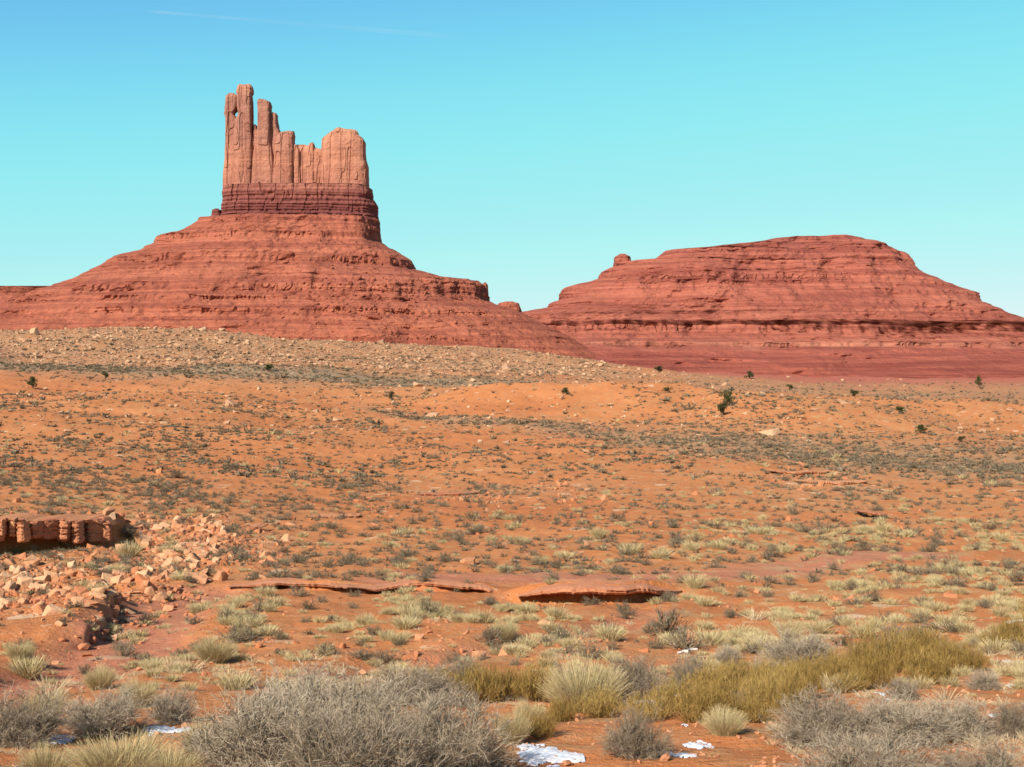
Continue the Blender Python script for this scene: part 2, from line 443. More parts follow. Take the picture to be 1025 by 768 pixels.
M_GROUND = ground_material()
M_TALUS = rock_material("red_talus", [(0.0, (0.392, 0.117, 0.063)), (0.25, (0.412, 0.126, 0.068)), (0.45, (0.392, 0.121, 0.069)), (0.75, (0.421, 0.131, 0.073)), (1.0, (0.412, 0.134, 0.078))], 0, 230, 0.75, 0.0, 1.0)
M_BAND = rock_material("dark_bedded_rock", [(0.0, (0.34, 0.105, 0.072)), (0.5, (0.27, 0.085, 0.066)), (0.80, (0.30, 0.098, 0.072)), (0.92, (0.36, 0.13, 0.088)), (1.0, (0.45, 0.18, 0.115))], 165, 232, 0.9, 0.3, 1.0, 0.4)
M_TOWER = rock_material("varnished_tower_sandstone", [(0.0, (0.40, 0.155, 0.105)), (0.12, (0.442, 0.182, 0.112)), (0.26, (0.499, 0.211, 0.126)), (0.48, (0.384, 0.164, 0.108)), (0.85, (0.355, 0.158, 0.104)), (1.0, (0.480, 0.216, 0.130))], 225, 352, 0.4, 0.75, 0.7, 0.05)
M_TOWER_PALE = rock_material("pale_tower_sandstone", [(0.0, (0.40, 0.155, 0.105)), (0.12, (0.470, 0.194, 0.117)), (0.35, (0.500, 0.214, 0.126)), (0.5, (0.460, 0.194, 0.117)), (0.62, (0.550, 0.255, 0.140)), (1.0, (0.550, 0.255, 0.140))], 225, 352, 0.4, 0.65, 0.7, 0.05)
M_MESA = rock_material("crimson_mesa_rock", [(0.0, (0.354, 0.095, 0.058)), (0.12, (0.363, 0.099, 0.063)), (0.16, (0.433, 0.159, 0.095)), (0.19, (0.403, 0.125, 0.075)), (0.6, (0.403, 0.120, 0.073)), (0.8, (0.394, 0.118, 0.073)), (1.0, (0.354, 0.105, 0.069))], 17, 190, 0.8, 0.0, 1.0, 0.2)
M_SAGE = plant_material("grey_sagebrush", (0.08, 0.052, 0.030), (0.28, 0.21, 0.138), (0.50, 0.395, 0.275))
M_WOODY = plant_material("sagebrush_wood", (0.09, 0.06, 0.04), (0.20, 0.145, 0.10), (0.36, 0.28, 0.20))
M_SAGE_FAR = plant_material("grey_green_brush", (0.09, 0.062, 0.034), (0.195, 0.142, 0.086), (0.34, 0.26, 0.165))
M_TUSSOCK = plant_material("pale_dry_grass", (0.30, 0.21, 0.10), (0.46, 0.345, 0.165), (0.60, 0.47, 0.25))
M_STRAW = plant_material("bleached_straw", (0.36, 0.25, 0.14), (0.52, 0.38, 0.22), (0.64, 0.50, 0.32))
M_BROOM = plant_material("olive_gold_stems", (0.16, 0.092, 0.022), (0.29, 0.175, 0.045), (0.43, 0.29, 0.095))
M_JUNIPER = plant_material("juniper_green", (0.035, 0.035, 0.012), (0.075, 0.07, 0.022), (0.12, 0.11, 0.04))
M_BARK = plant_material("juniper_bark", (0.12, 0.08, 0.05), (0.16, 0.11, 0.07), (0.2, 0.14, 0.1))
M_STONE = stone_material("tan_sandstone", (0.44, 0.155, 0.066), (0.53, 0.245, 0.12), (0.64, 0.385, 0.215))
M_STONE_FAR = stone_material("weathered_tan_sandstone", (0.42, 0.22, 0.12), (0.55, 0.36, 0.21), (0.70, 0.52, 0.33))
M_STONE_RED = stone_material("red_sandstone", (0.36, 0.12, 0.06), (0.46, 0.18, 0.09), (0.54, 0.26, 0.14))

# ------------------------------------------------------------------ ground sheet
def build_ground():
    off = 15.0
    rows = [1.0]
    while rows[-1] < 61000:
        y = rows[-1] - off
        r = 1.05 if y < 4 else 1.006 if y < 10 else 1.0033 if y < 105 else 1.0045 if y < 620 else 1.02 if y < 2500 else 1.12
        rows.append(rows[-1] * r)
    R = np.array(rows)
    u = np.concatenate([np.linspace(-1.3, -0.46, 40)[:-1], np.linspace(-0.46, 0.46, 760), np.linspace(0.46, 1.3, 40)[1:]])
    Yg = np.repeat((R - off)[:, None], len(u), 1); Xg = R[:, None] * u[None, :]
    Zg = ground_z(Xg, Yg)
    ms = soil_masks(Xg, Yg)
    V = np.stack([Xg, Yg, Zg], -1).reshape(-1, 3)
    me = mesh_data("ground", V, grid_faces(len(R), len(u))[:, ::1], M_GROUND, ms, flat=False)
    o = link("ground", me); tag(o, kind="structure")
    return o
build_ground()

# ------------------------------------------------------------------ buttes: stacked contours
def loft(z, xl, xr, yc, rf, rb, n=2.5, nth=900, back=120, disp=None, zwob=0.0, seed=0, cap=True):
    """closed contours at heights z from xl to xr, depth rf towards the camera and rb away; disp(x, y, z, front) pushes the skin outward"""
    z, xl, xr, yc, rf, rb = np.broadcast_arrays(*[np.asarray(q, float) for q in (z, xl, xr, yc, rf, rb)])
    ph = np.linspace(0, 2 * np.pi, 8001)
    mid = len(z) // 3
    def ring(c, s, cx, rx, yc_, rf_, rb_):
        k = (np.abs(c) ** n + np.abs(s) ** n) ** (-1 / n)
        return cx + rx * c * k, yc_ + np.where(s < 0, rf_, rb_) * s * k
    px_, py_ = ring(np.cos(ph), np.sin(ph), (xl[mid] + xr[mid]) / 2, (xr[mid] - xl[mid]) / 2, yc[mid], rf[mid], rb[mid])
    seg = np.hypot(np.diff(px_), np.diff(py_)); w = np.where((ph[:-1] > np.pi), 1.0, back / nth)
    cum = np.concatenate([[0], np.cumsum(seg * w)])
    tot = nth + back
    P = np.interp(np.linspace(0, cum[-1], tot, endpoint=False), cum, ph)
    c = np.cos(P)[None]; s = np.sin(P)[None]
    cx = ((xl + xr) / 2)[:, None]; rx = ((xr - xl) / 2)[:, None]
    X, Y = ring(c, s, cx, rx, yc[:, None], rf[:, None], rb[:, None])
    Z = np.repeat(z[:, None], tot, 1)
    ryy = np.where(s < 0, rf[:, None], rb[:, None])
    nx = np.sign(c) * np.abs(c) ** (n - 1) / np.maximum(rx, 1e-3); ny = np.sign(s) * np.abs(s) ** (n - 1) / np.maximum(ryy, 1e-3)
    L = np.hypot(nx, ny) + 1e-9; nx /= L; ny /= L
    if disp is not None:
        d = disp(X, Y, Z, np.abs(ny))
        X = X + nx * d; Y = Y + ny * d
    if zwob: Z = Z + zwob * fbm(X / 60, Y / 60, seed=seed + 5, octaves=3)
    V = np.stack([X, Y, Z], -1).reshape(-1, 3)
    faces = [grid_faces(len(z), tot, wrap=True)]
    if cap:
        top = V[(len(z) - 1) * tot:]
        V = np.vstack([V, [[top[:, 0].mean(), top[:, 1].mean(), top[:, 2].mean()]]])
        j = np.arange(tot); b0 = (len(z) - 1) * tot
        faces.append(np.stack([b0 + j, b0 + (j + 1) % tot, np.full(tot, len(V) - 1)], -1))
    return V, faces

def bed_table(seed, zmax, tmin, tmax):
    r = np.random.default_rng(seed); zs = np.arange(0, zmax, 0.5); v = np.zeros_like(zs); q = 0.0
    while q < zmax:
        th = r.uniform(tmin, tmax); val = r.uniform(-1, 1); v[(zs >= q) & (zs < q + th)] = val; q += th
    k = np.array([0.25, 0.5, 0.25]); v = np.convolve(v, k, mode='same')
    return zs, v

def talus_disp(seed, cliffs, gully, beds_amp, D):
    zs, bv = bed_table(seed, 420, 1.5, 6)
    def f(X, Y, Z, fr):
        zz = Z + 3.0 * fbm(X / 90, Y / 90, seed=seed + 1, octaves=3)
        bed = np.interp(zz, zs, bv)
        outcrop = smooth(-0.25, 0.45, fbm(X / 45, Z / 22, seed=seed + 2, octaves=3))
        cl = np.zeros_like(Z)
        for z0, z1 in cliffs: cl = np.maximum(cl, smooth(z0 - 2, z0 + 1, zz) * (1 - smooth(z1 - 1, z1 + 2, zz)))
        crack = np.abs(fbm(X / 9, Y / 9, Z / 60, seed=seed + 3, octaves=3))
        crack2 = noise(X / 4.0, Y / 4.0, Z / 14, seed=seed + 4)
        gul = fbm(X / 75, Y / 75, Z / 260, seed=seed + 6, octaves=4) + 0.35 * fbm(X / 22, Y / 22, Z / 120, seed=seed + 9, octaves=3)
        lump = np.round(2 * noise(X / 7, Y / 7, Z / 3.2, seed=seed + 10)) / 2 * smooth(0.0, 0.5, fbm(X / 38, Z / 16, seed=seed + 11, octaves=3))
        rough = fbm(X / 7, Y / 7, Z / 5, seed=seed + 8, octaves=3)
        d = gully * gul * (0.15 + 0.85 * fr)
        d = d + (beds_amp * bed * (0.25 + 0.75 * outcrop) * (1 - 0.4 * cl) - cl * outcrop * 2.8 * smooth(0.05, 0.0, crack * 0.22)
                 + cl * 1.3 * crack2 + 0.9 * rough * (1 + 0.6 * (1 - cl)) + 1.3 * lump) * (0.6 + 0.4 * fr)
        return d
    return f

def stepped(zs, cliffs, slope, D, zt, r0, steep=0.42, soft=10):
    """radius towards the camera at heights zs (from the top zt down), steep in the cliff bands"""
    z = np.linspace(zt, zs.min(), 1200); r = np.zeros_like(z); q = r0
    for i in range(1, len(z)):
        dz = z[i - 1] - z[i]; inc = any(a <= z[i] <= b for a, b in cliffs)
        q += dz * (steep if inc else slope(z[i])); r[i] = q
    r[0] = r0
    return np.interp(zs, z[::-1], r[::-1])

def pixprof(pts, D, px=True):
    """(py, px) silhouette points -> heights and x"""
    p = sorted(pts, key=lambda t: -t[0])
    s = D / F
    return np.array([(384 - t[0]) * s for t in p]), np.array([(t[1] - 512.5) * s for t in p])

def recentre(V, c): return V - np.asarray(c)[None]

# ---- the castle butte
D1 = 1500.0; S1 = D1 / F
def zy(py, S=S1): return (384 - py) * S
def xx(px, S=S1): return (px - 512.5) * S
base1 = (xx(290), D1, 0.0)
butte = link("castle_butte", None, loc=base1)
tag(butte, "red sandstone butte crowned by tall jagged rock towers", "butte", kind="thing")

Lz, Lx = pixprof([(212, 222), (214, 219), (218, 206), (222, 204), (228, 197), (234, 185), (239.5, 163.5), (245, 162), (253, 150), (258, 136), (262, 124), (268, 114), (274, 99), (281, 82), (288, 62), (300, 25), (325, -50), (385, -200), (420, -260)], D1)
Rz, Rx = pixprof([(212, 379), (236, 379.5), (243, 382), (250, 392), (255, 400), (263.5, 412), (272, 416), (276, 430), (279, 440), (283, 463), (284, 481), (287, 485), (292, 487), (304, 490), (308, 500), (312, 516), (318, 530), (330, 552), (350, 592), (385, 650), (420, 690)], D1)
cl1 = [(zy(244.5), zy(238)), (zy(226), zy(223)), (zy(270), zy(264)), (zy(300), zy(293)), (zy(308), zy(305)), (zy(322), zy(317)), (zy(348), zy(345))]
zs = np.concatenate([np.arange(-30, 30, 3.0), np.arange(30, zy(219.5), 0.75), [zy(219.5)]])
rf = stepped(zs, cl1, lambda z: 1.45 if z > 110 else 1.7, D1, zy(219.5), 46)
V, Fc = loft(zs, np.interp(zs, Lz, Lx), np.interp(zs, Rz, Rx), D1, rf, rf * 0.8 + 20, 2.4, 1500, 150, talus_disp(100, cl1, 11, 1.9, D1), zwob=1.2, seed=1)
link("talus_slope", mesh_data("talus_slope", recentre(V, base1), Fc, M_TALUS), butte)
# the long low bench running off to the west
Lz3, Lx3 = pixprof([(285.5, -420), (300, -450), (420, -600)], D1); Rz3, Rx3 = pixprof([(285.5, 84), (290, 110), (300, 190), (330, 300), (420, 420)], D1)
cl3 = [(zy(293), zy(286.5)), (zy(303), zy(300)), (zy(320), zy(316))]
zs3 = np.concatenate([np.arange(-30, 30, 3.0), np.arange(30, zy(285.5), 0.8), [zy(285.5)]])
rf3 = stepped(zs3, cl3, lambda z: 1.5, D1, zy(285.5), 14)
V, Fc = loft(zs3, np.interp(zs3, Lz3, Lx3), np.interp(zs3, Rz3, Rx3), D1 + 20, rf3, rf3, 3.5, 1000, 120, talus_disp(700, cl3, 9, 1.9, D1), zwob=1.5, seed=8)
link("bench_slope", mesh_data("bench_slope", recentre(V, base1), Fc, M_TALUS), butte)

# the dark bedded pedestal under the towers
Lz2, Lx2 = pixprof([(244, 220.5), (213, 221.3), (205, 222), (190, 222.7), (184, 223.5)], D1)
Rz2, Rx2 = pixprof([(244, 381), (236, 379), (222, 378.6), (218, 377), (204.5, 376.5), (200.5, 374), (199, 372), (189, 371.3), (188, 368), (184, 367)], D1)
zs2 = np.arange(zy(244), zy(186.5), 0.6)
zb, bv2 = bed_table(9, 420, 1.2, 4.5)
def band_disp(X, Y, Z, fr):
    zz = Z + 0.8 * fbm(X / 60, Y / 60, seed=201, octaves=2)
    cr = np.abs(fbm(X / 14, Y / 14, Z / 160, seed=202, octaves=3))
    joint = np.abs(noise(X / 31, Y / 31, Z / 300, seed=203))
    low = smooth(zy(214), zy(226), Z)
    d = 1.7 * np.interp(zz, zb, bv2) + 1.1 * noise(X / 3.2, Y / 3.2, Z / 5, seed=204) + 3.0 * fbm(X / 26, Y / 26, Z / 200, seed=205, octaves=2)
    d = d - 1.6 * smooth(0.10, 0.0, cr) - 2.6 * smooth(0.03, 0.0, joint) * smooth(-0.1, 0.3, noise(X / 25, Y / 25, Z / 14, seed=207))
    return d * (0.25 + 0.75 * fr)
rf2 = np.interp(zs2, [zy(244), zy(222), zy(213), zy(186)], [50, 40, 33, 29])
V, Fc = loft(zs2, np.interp(zs2, Lz2, Lx2), np.interp(zs2, Rz2, Rx2), D1 + 6, rf2, rf2, 3.6, 1000, 120, band_disp, seed=2)
link("bedded_pedestal", mesh_data("bedded_pedestal", recentre(V, base1), Fc, M_BAND), butte)

def tower(left, right, yc, depth, seed, n=4.6, name="rock_tower", mat=M_TOWER, amp=0.40, nth=260):
    yc = yc + 0.6 * depth
    lz, lx = pixprof(left, D1); rz, rx = pixprof(right, D1)
    zt = min(lz.max(), rz.max()); z0 = max(lz.min(), rz.min())
    z = np.arange(z0, zt, 0.7); z = np.append(z, zt)
    dep = np.interp(z, [z0, z0 + 20, zt - 14, zt - 3, zt], [depth * 1.05, depth, depth * 0.92, depth * 0.8, depth * 0.62])
    zs_, bv_ = bed_table(seed, 420, 6, 16)
    def dsp(X, Y, Z, fr):
        flute = np.abs(fbm(X / 12, Y / 12, Z / 240, seed=seed + 1, octaves=3))
        big = fbm(X / 16, Y / 16, Z / 70, seed=seed + 2, octaves=2)
        d = -0.8 + 0.9 * np.interp(Z + 3 * noise(X / 20, Y / 20, seed=seed + 5), zs_, bv_) + 2.0 * big - 2.6 * smooth(0.12, 0.0, flute) + 0.6 * fbm(X / 3, Y / 3, Z / 4, seed=seed + 3, octaves=3)
        hb = np.abs(noise(X / 40, Y / 40, Z / 15, seed=seed + 6)); d = d - 1.4 * smooth(0.05, 0.0, hb) * smooth(0.0, 0.3, noise(X / 9, Y / 9, Z / 9, seed=seed + 7))
        blk = np.round(1.5 * noise(X / 7, Y / 9, Z / 22, seed=seed + 10)) / 1.5; d = d + 3.6 * blk
        return amp * d * (0.28 + 0.72 * fr)
    V, Fc = loft(z, np.interp(z, lz, lx), np.interp(z, rz, rx), yc, dep, dep, n, nth, 60, dsp, seed=seed)
    V[:, 2] += 1.8 * fbm(V[:, 0] / 7, V[:, 1] / 7, seed=seed + 9, octaves=3) * smooth(zt - 9, zt, V[:, 2])
    return link(name, mesh_data(name, recentre(V, base1), Fc, mat), butte)
def zp(pts):                                  # measured on the enlarged photograph (x4.268)
    return [(70 + b / 4.268, 190 + a_ / 4.268) for a_, b in pts]
tower(zp([(139, 515), (140, 440), (148, 380), (152, 250), (152, 205), (146, 185), (148, 130), (149, 114), (153, 106), (160, 104)]),
      zp([(208, 515), (205, 420), (200, 260), (199, 198), (188, 194), (188, 180), (198, 172), (205, 120), (202, 108), (196, 104)]), D1 + 0, 9, 301)
tower(zp([(180, 515), (186, 380), (190, 215), (204, 200), (206, 180), (200, 160), (200, 104), (196, 98), (198, 84), (204, 70), (211, 62)]),
      zp([(272, 515), (270, 360), (266, 260), (265, 120), (263, 104), (269, 98), (269, 80), (264, 68), (250, 61)]), D1 - 3, 11, 311)
tower(zp([(255, 515), (262, 300), (268, 272), (271, 240), (276, 232)]), zp([(300, 515), (300, 300), (292, 260), (284, 248), (279, 232)]), D1 + 2, 10, 316)
tower(zp([(262, 515), (268, 380), (284, 300), (291, 240), (292, 180), (289, 140), (292, 131), (296, 128)]),
      zp([(372, 515), (360, 380), (350, 300), (346, 220), (346, 150), (342, 136), (333, 128)]), D1 - 5, 12, 321)
tower(zp([(330, 515), (335, 300), (342, 200), (347, 186), (350, 180)]), zp([(400, 515), (392, 330), (384, 262), (374, 245), (369, 205), (369, 186), (356, 180)]), D1 + 1, 10, 331)
tower(zp([(350, 515), (368, 300), (378, 280), (380, 270), (384, 266)]), zp([(446, 515), (446, 330), (443, 300), (445, 275), (443, 266)]), D1 - 5, 14, 341)
tower(zp([(420, 515), (430, 350), (444, 324), (447, 318)]), zp([(590, 515), (585, 350), (562, 338), (540, 330), (524, 320), (506, 318)]), D1 + 1, 13, 351, mat=M_TOWER_PALE)
tower(zp([(494, 515), (500, 360), (507, 326), (510, 314)]), zp([(536, 515), (534, 360), (530, 324), (527, 314)]), D1 - 1, 12, 371, mat=M_TOWER_PALE)
tower(zp([(446, 515), (447, 340), (449, 317)]), zp([(474, 515), (470, 345), (456, 317)]), D1 - 3, 10, 381, mat=M_TOWER_PALE)
tower(zp([(555, 515), (563, 400), (564, 300), (568, 292), (578, 284), (596, 268), (606, 259)]),
      zp([(764, 515), (760, 470), (760, 410), (750, 380), (747, 350), (747, 305), (741, 294), (722, 280), (716, 268), (704, 259)]), D1 - 6, 20, 361, 4.2, nth=420, mat=M_TOWER_PALE)

# small knob on the saddle and boulder fan on the front slope
def knob(px0, px1, y0, y1, Yk, depth, parent, origin, mat, seed, name="rock_knob", n=3.0):
    s = Yk / F; z0 = (384 - y1) * s; zt = (384 - y0) * s
    z = np.linspace(z0, zt, 26); t = (z - z0) / (zt - z0)
    sh = 1 - 0.22 * t - 0.45 * smooth(0.8, 1.0, t)
    cx = ((px0 + px1) / 2 - 512.5) * s; hw = (px1 - px0) / 2 * s
    def dsp(X, Y, Z, fr): return hw * 0.10 * fbm(X / 6, Y / 6, Z / 5, seed=seed, octaves=3) * (0.4 + 0.6 * fr)
    V, Fc = loft(z, cx - hw * sh, cx + hw * sh, Yk, depth * sh, depth * sh, n, 80, 30, dsp, seed=seed)
    return link(name, mesh_data(name, recentre(V, origin), Fc, mat), parent)
knob(497, 522, 302, 312, D1 - 10, 16, butte, base1, M_TALUS, 401)
knob(212, 222, 209, 217, D1 - 6, 8, butte, base1, M_BAND, 402)
knob(482, 489, 283, 296, D1 - 6, 14, butte, base1, M_TALUS, 403)

# ---- the long mesa
D2 = 1640.0; S2 = D2 / F; D2B = D2 + 58
base2 = (xx(770, S2), D2, 0.0)
mesa = link("flat_mesa", None, loc=base2)
tag(mesa, "broad dark red flat topped mesa with stepped ledges", "mesa", kind="thing")
Lz, Lx = pixprof([(235, 781), (237.5, 765), (240, 756), (241.5, 748), (243, 722), (248, 690), (249.5, 662), (255, 656), (260, 650), (261.3, 634), (262, 616), (265, 616), (268, 606), (271, 600), (277, 598), (280, 590), (284, 574), (287, 562), (290, 560), (300, 558), (302.5, 551), (309, 546), (311, 532), (316, 500), (320, 440), (326, 380), (340, 300), (352, 230), (375, 150), (420, 100)], D2)
Lx = Lx * D2B / D2
Rz, Rx = pixprof([(235, 846), (237, 851), (241, 868), (246, 888), (251, 905), (253, 908.5), (261, 911), (266, 913), (271, 918), (277, 929), (283, 940), (289, 953), (293.5, 963), (303, 966), (308, 976), (314, 990), (320, 1010), (326, 1040), (331, 1200), (340, 1320), (348, 1420), (375, 1500), (420, 1560)], D2)
Rx = Rx * D2B / D2
cl2 = [(zy(240, S2), zy(235, S2)), (zy(254, S2), zy(251, S2)), (zy(283, S2), zy(278, S2)), (zy(289, S2), zy(286, S2)), (zy(338, S2), zy(328, S2)), (zy(310, S2), zy(308.5, S2)), (zy(352, S2), zy(347, S2))]
zs = np.concatenate([np.arange(-40, 20, 3.0), np.arange(20, zy(235, S2), 0.9), [zy(235, S2)]])
rf = stepped(zs, cl2, lambda z: 1.35 if z > 80 else 1.6 if z > 52 else 4.5, D2, zy(235, S2), 60, steep=0.75)
V, Fc = loft(zs, np.interp(zs, Lz, Lx), np.interp(zs, Rz, Rx), D2B, rf, rf * 0.6 + 40, 2.9, 1500, 150, talus_disp(500, cl2, 14, 1.9, D2), zwob=1.6, seed=3)
link("mesa_slope", mesh_data("mesa_slope", recentre(V, base2), Fc, M_MESA), mesa)
knob(613.5, 632.5, 254.5, 270, D2B, 18, mesa, base2, M_MESA, 411)

# ------------------------------------------------------------------ plants: thin blades and twigs
def ribbons(P, W, rng):
    """P (k, s, 3) polylines, W (k, s) half widths -> verts, quads"""
    k, s, _ = P.shape
    d = P[:, -1] - P[:, 0]; d /= np.linalg.norm(d, axis=1, keepdims=True) + 1e-9
    r = rng.normal(size=(k, 3)); w = np.cross(d, r); w /= np.linalg.norm(w, axis=1, keepdims=True) + 1e-9
    A = P - w[:, None] * W[..., None]; B = P + w[:, None] * W[..., None]
    V = np.stack([A, B], 2).reshape(-1, 3)
    b0 = (np.arange(k) * s * 2)[:, None]; j = np.arange(s - 1)[None] * 2
    Q = np.stack([b0 + j, b0 + j + 1, b0 + j + 3, b0 + j + 2], -1).reshape(-1, 4)
    return V, Q

class Plant:
    def __init__(s): s.V = []; s.Q = []; s.T = []; s.n = 0
    def add(s, P, W, tint, rng):
        V, Q = ribbons(P, W, rng); s.Q.append(Q + s.n); s.V.append(V); s.n += len(V)
        s.T.append(np.repeat(tint, P.shape[1] * 2))
    def arrays(s): return np.vstack(s.V), np.vstack(s.Q), np.concatenate(s.T)

def sage_arrays(seed, mains, kids, tips, w0, split=False):
    """rounded twiggy bush, about 1 wide (radius .5) and 0.6 high"""
    rng = np.random.default_rng(seed); p = Plant()
    k = mains; az = rng.uniform(0, 2 * np.pi, k); up = rng.uniform(0.05, 1.0, k) ** 0.8
    dirv = np.stack([np.cos(az) * np.sqrt(1 - up ** 2 * 0.98), np.sin(az) * np.sqrt(1 - up ** 2 * 0.98), up * 1.15], -1)
    lump = 1 + 0.28 * np.array([noise(math.cos(q) * 1.7 + 3.1, math.sin(q) * 1.7 + 9, u_ * 2, seed) for q, u_ in zip(az, up)])
    Lm = rng.uniform(0.34, 0.50, k) * lump
    base = np.stack([rng.normal(0, 0.07, k), rng.normal(0, 0.07, k), np.full(k, -0.02)], -1)
    t = np.linspace(0, 1, 5)
    P = base[:, None] + dirv[:, None] * (Lm[:, None, None] * t[None, :, None]) + rng.normal(0, 0.018, (k, 5, 3)) * t[None, :, None]
    P[:, :, 2] += (t ** 2)[None] * 0.02
    p.add(P, np.linspace(w0 * (3.4 if split else 1.7), w0 * 0.8, 5)[None] * rng.uniform(0.7, 1.3, (k, 1)), rng.uniform(0.0, 0.55, k), rng)
    def branch(P, Lm, per, lo, hi, Ls, wd, spread, t0, tl, th):
        k = len(P); idx = np.repeat(np.arange(k), per); tt = rng.uniform(lo, hi, len(idx)); s = P.shape[1] - 1
        i = np.minimum((tt * s).astype(int), s - 1); f = tt * s - i
        st = P[idx, i] * (1 - f)[:, None] + P[idx, i + 1] * f[:, None]
        d = P[idx, i + 1] - P[idx, i]; d /= np.linalg.norm(d, axis=1, keepdims=True) + 1e-9
        d = d + rng.normal(0, spread, d.shape) + np.array([0, 0, 0.14]); d /= np.linalg.norm(d, axis=1, keepdims=True)
        L = Ls * rng.uniform(0.5, 1.3, len(idx)); q = np.linspace(0, 1, t0)
        Q = st[:, None] + d[:, None] * (L[:, None, None] * q[None, :, None]) + rng.normal(0, 0.012, (len(idx), t0, 3)) * q[None, :, None]
        p.add(Q, np.linspace(wd, wd * 0.45, t0)[None] * rng.uniform(0.7, 1.3, (len(idx), 1)), rng.uniform(tl, th, len(idx)), rng)
        return Q, L
    Q, L = branch(P, Lm, kids, 0.3, 1.0, 0.15, w0 * 0.8, 0.52, 3, 0.1, 0.8)
    branch(Q, L, tips, 0.25, 1.0, 0.07, w0 * 0.6, 0.65, 2, 0.25, 1.0)
    if split:
        st = Plant(); st.V, st.Q, st.T = p.V[:1], p.Q[:1], p.T[:1]; n0 = len(p.V[0])
        tw = Plant(); tw.V, tw.T = p.V[1:], p.T[1:]; tw.Q = [q - n0 for q in p.Q[1:]]
        return st.arrays(), tw.arrays()
    V, Qd, T = p.arrays()
    V[:, 2] = np.maximum(V[:, 2], -0.03)
    return V, Qd, T

def tussock_arrays(seed, blades, w0, spread=0.5, h=0.62, droop=0.18, segs=4):
    """fountain of blades, about 1 wide and 0.6 high"""
    rng = np.random.default_rng(seed); p = Plant(); k = blades
    az = rng.uniform(0, 2 * np.pi, k); r0 = 0.26 * np.sqrt(rng.uniform(0, 1, k)); rr = np.clip(r0 / 0.26, 0, 1)
    lean = spread * (0.25 + 0.75 * rr) * rng.uniform(0.5, 1.15, k)
    az2 = az + rng.normal(0, 0.5, k); L = h * rng.uniform(0.55, 1.12, k) * (1 - 0.18 * rr)
    L *= 1 + 0.2 * np.array([noise(math.cos(q) * 1.5 + seed, math.sin(q) * 1.5, seed=seed) for q in az])
    t = np.linspace(0, 1, segs)
    out = lean[:, None] * (0.55 * t + 0.6 * t ** 2)[None]
    up = L[:, None] * (t - droop * t ** 2 * lean[:, None])
    P = np.stack([r0[:, None] * np.cos(az)[:, None] + out * np.cos(az2)[:, None] * 0.62, r0[:, None] * np.sin(az)[:, None] + out * np.sin(az2)[:, None] * 0.62, up - 0.02], -1)
    P += rng.normal(0, 0.012, P.shape) * t[None, :, None]
    p.add(P, np.linspace(w0, w0 * 0.35, segs)[None] * rng.uniform(0.7, 1.3, (k, 1)), rng.uniform(0, 1, k), rng)
    return p.arrays()

def broom_arrays(seed, mains, w0):
    """bushy broom of many fine rising green-gold twigs, about 0.9 wide and 0.75 high"""
    rng = np.random.default_rng(seed); p = Plant(); k = mains
    az = rng.uniform(0, 2 * np.pi, k); r0 = 0.30 * np.sqrt(rng.uniform(0, 1, k))
    bx, by = r0 * np.cos(az), r0 * np.sin(az)
    L = rng.uniform(0.30, 0.66, k) * (1 - 2.2 * r0 ** 2) * (1 + 0.45 * noise(bx * 5, by * 5, seed=seed))
    t = np.linspace(0, 1, 4)
    lx = rng.normal(0, 0.11, k) + bx * 0.7; ly = rng.normal(0, 0.11, k) + by * 0.7
    P = np.stack([bx[:, None] + lx[:, None] * t, by[:, None] + ly[:, None] * t, L[:, None] * t - 0.02], -1) + rng.normal(0, 0.012, (k, 4, 3)) * t[None, :, None]
    p.add(P, np.linspace(w0 * 1.5, w0, 4)[None] * np.ones((k, 1)), rng.uniform(0, 0.5, k), rng)
    def up(P, per, ln, wd, spread, lo):
        k = len(P); idx = np.repeat(np.arange(k), per); s = P.shape[1] - 1; tt = rng.uniform(lo, 1, len(idx)); i = np.minimum((tt * s).astype(int), s - 1); f = (tt * s - i)[:, None]
        st = P[idx, i] * (1 - f) + P[idx, i + 1] * f
        d = rng.normal(0, spread, (len(idx), 3)) + np.array([0, 0, 1.0]); d /= np.linalg.norm(d, axis=1, keepdims=True)
        l_ = ln * rng.uniform(0.4, 1.3, len(idx)); q = np.linspace(0, 1, 3)
        Q = st[:, None] + d[:, None] * (l_[:, None, None] * q[None, :, None]) + rng.normal(0, 0.01, (len(idx), 3, 3)) * q[None, :, None]
        p.add(Q, np.linspace(wd, wd * 0.5, 3)[None] * rng.uniform(0.7, 1.3, (len(idx), 1)), rng.uniform(0.1, 1, len(idx)), rng)
        return Q
    Q = up(P, 7, 0.20, w0, 0.42, 0.15)
    up(Q, 4, 0.11, w0 * 0.8, 0.36, 0.2)
    return p.arrays()

def mk(name, arr, mat): return mesh_data(name, arr[0], arr[1], mat, {"tint": arr[2]})

SAGE_BIG = []
for s in (1, 2, 3, 4, 5):
    _st, _tw = sage_arrays(s, 150, 11, 9, 0.0024, True); SAGE_BIG.append((mk("stems", _st, M_WOODY), mk("twigs", _tw, M_SAGE)))
SAGE_MID_A = [sage_arrays(s, 42, 6, 3, 0.0075) for s in (11, 12, 13, 14)]
SAGE_MID = [mk("sagebrush", q, M_SAGE_FAR) for q in SAGE_MID_A]
SAGE_LITE_A = [sage_arrays(s, 22, 3, 2, 0.020) for s in (24, 25, 26, 27)]
SAGE_FAR_A = [sage_arrays(s, 13, 2, 1, 0.046) for s in (21, 22, 23)]
TUS_BIG = [mk("grass_tussock", tussock_arrays(s, 2600, 0.0026), M_TUSSOCK) for s in (31, 32, 33)]
TUS_MID_A = [tussock_arrays(s, 420, 0.0075, segs=3) for s in (41, 42, 43)]
TUS_MID = [mk("grass_tussock", q, M_TUSSOCK) for q in TUS_MID_A]
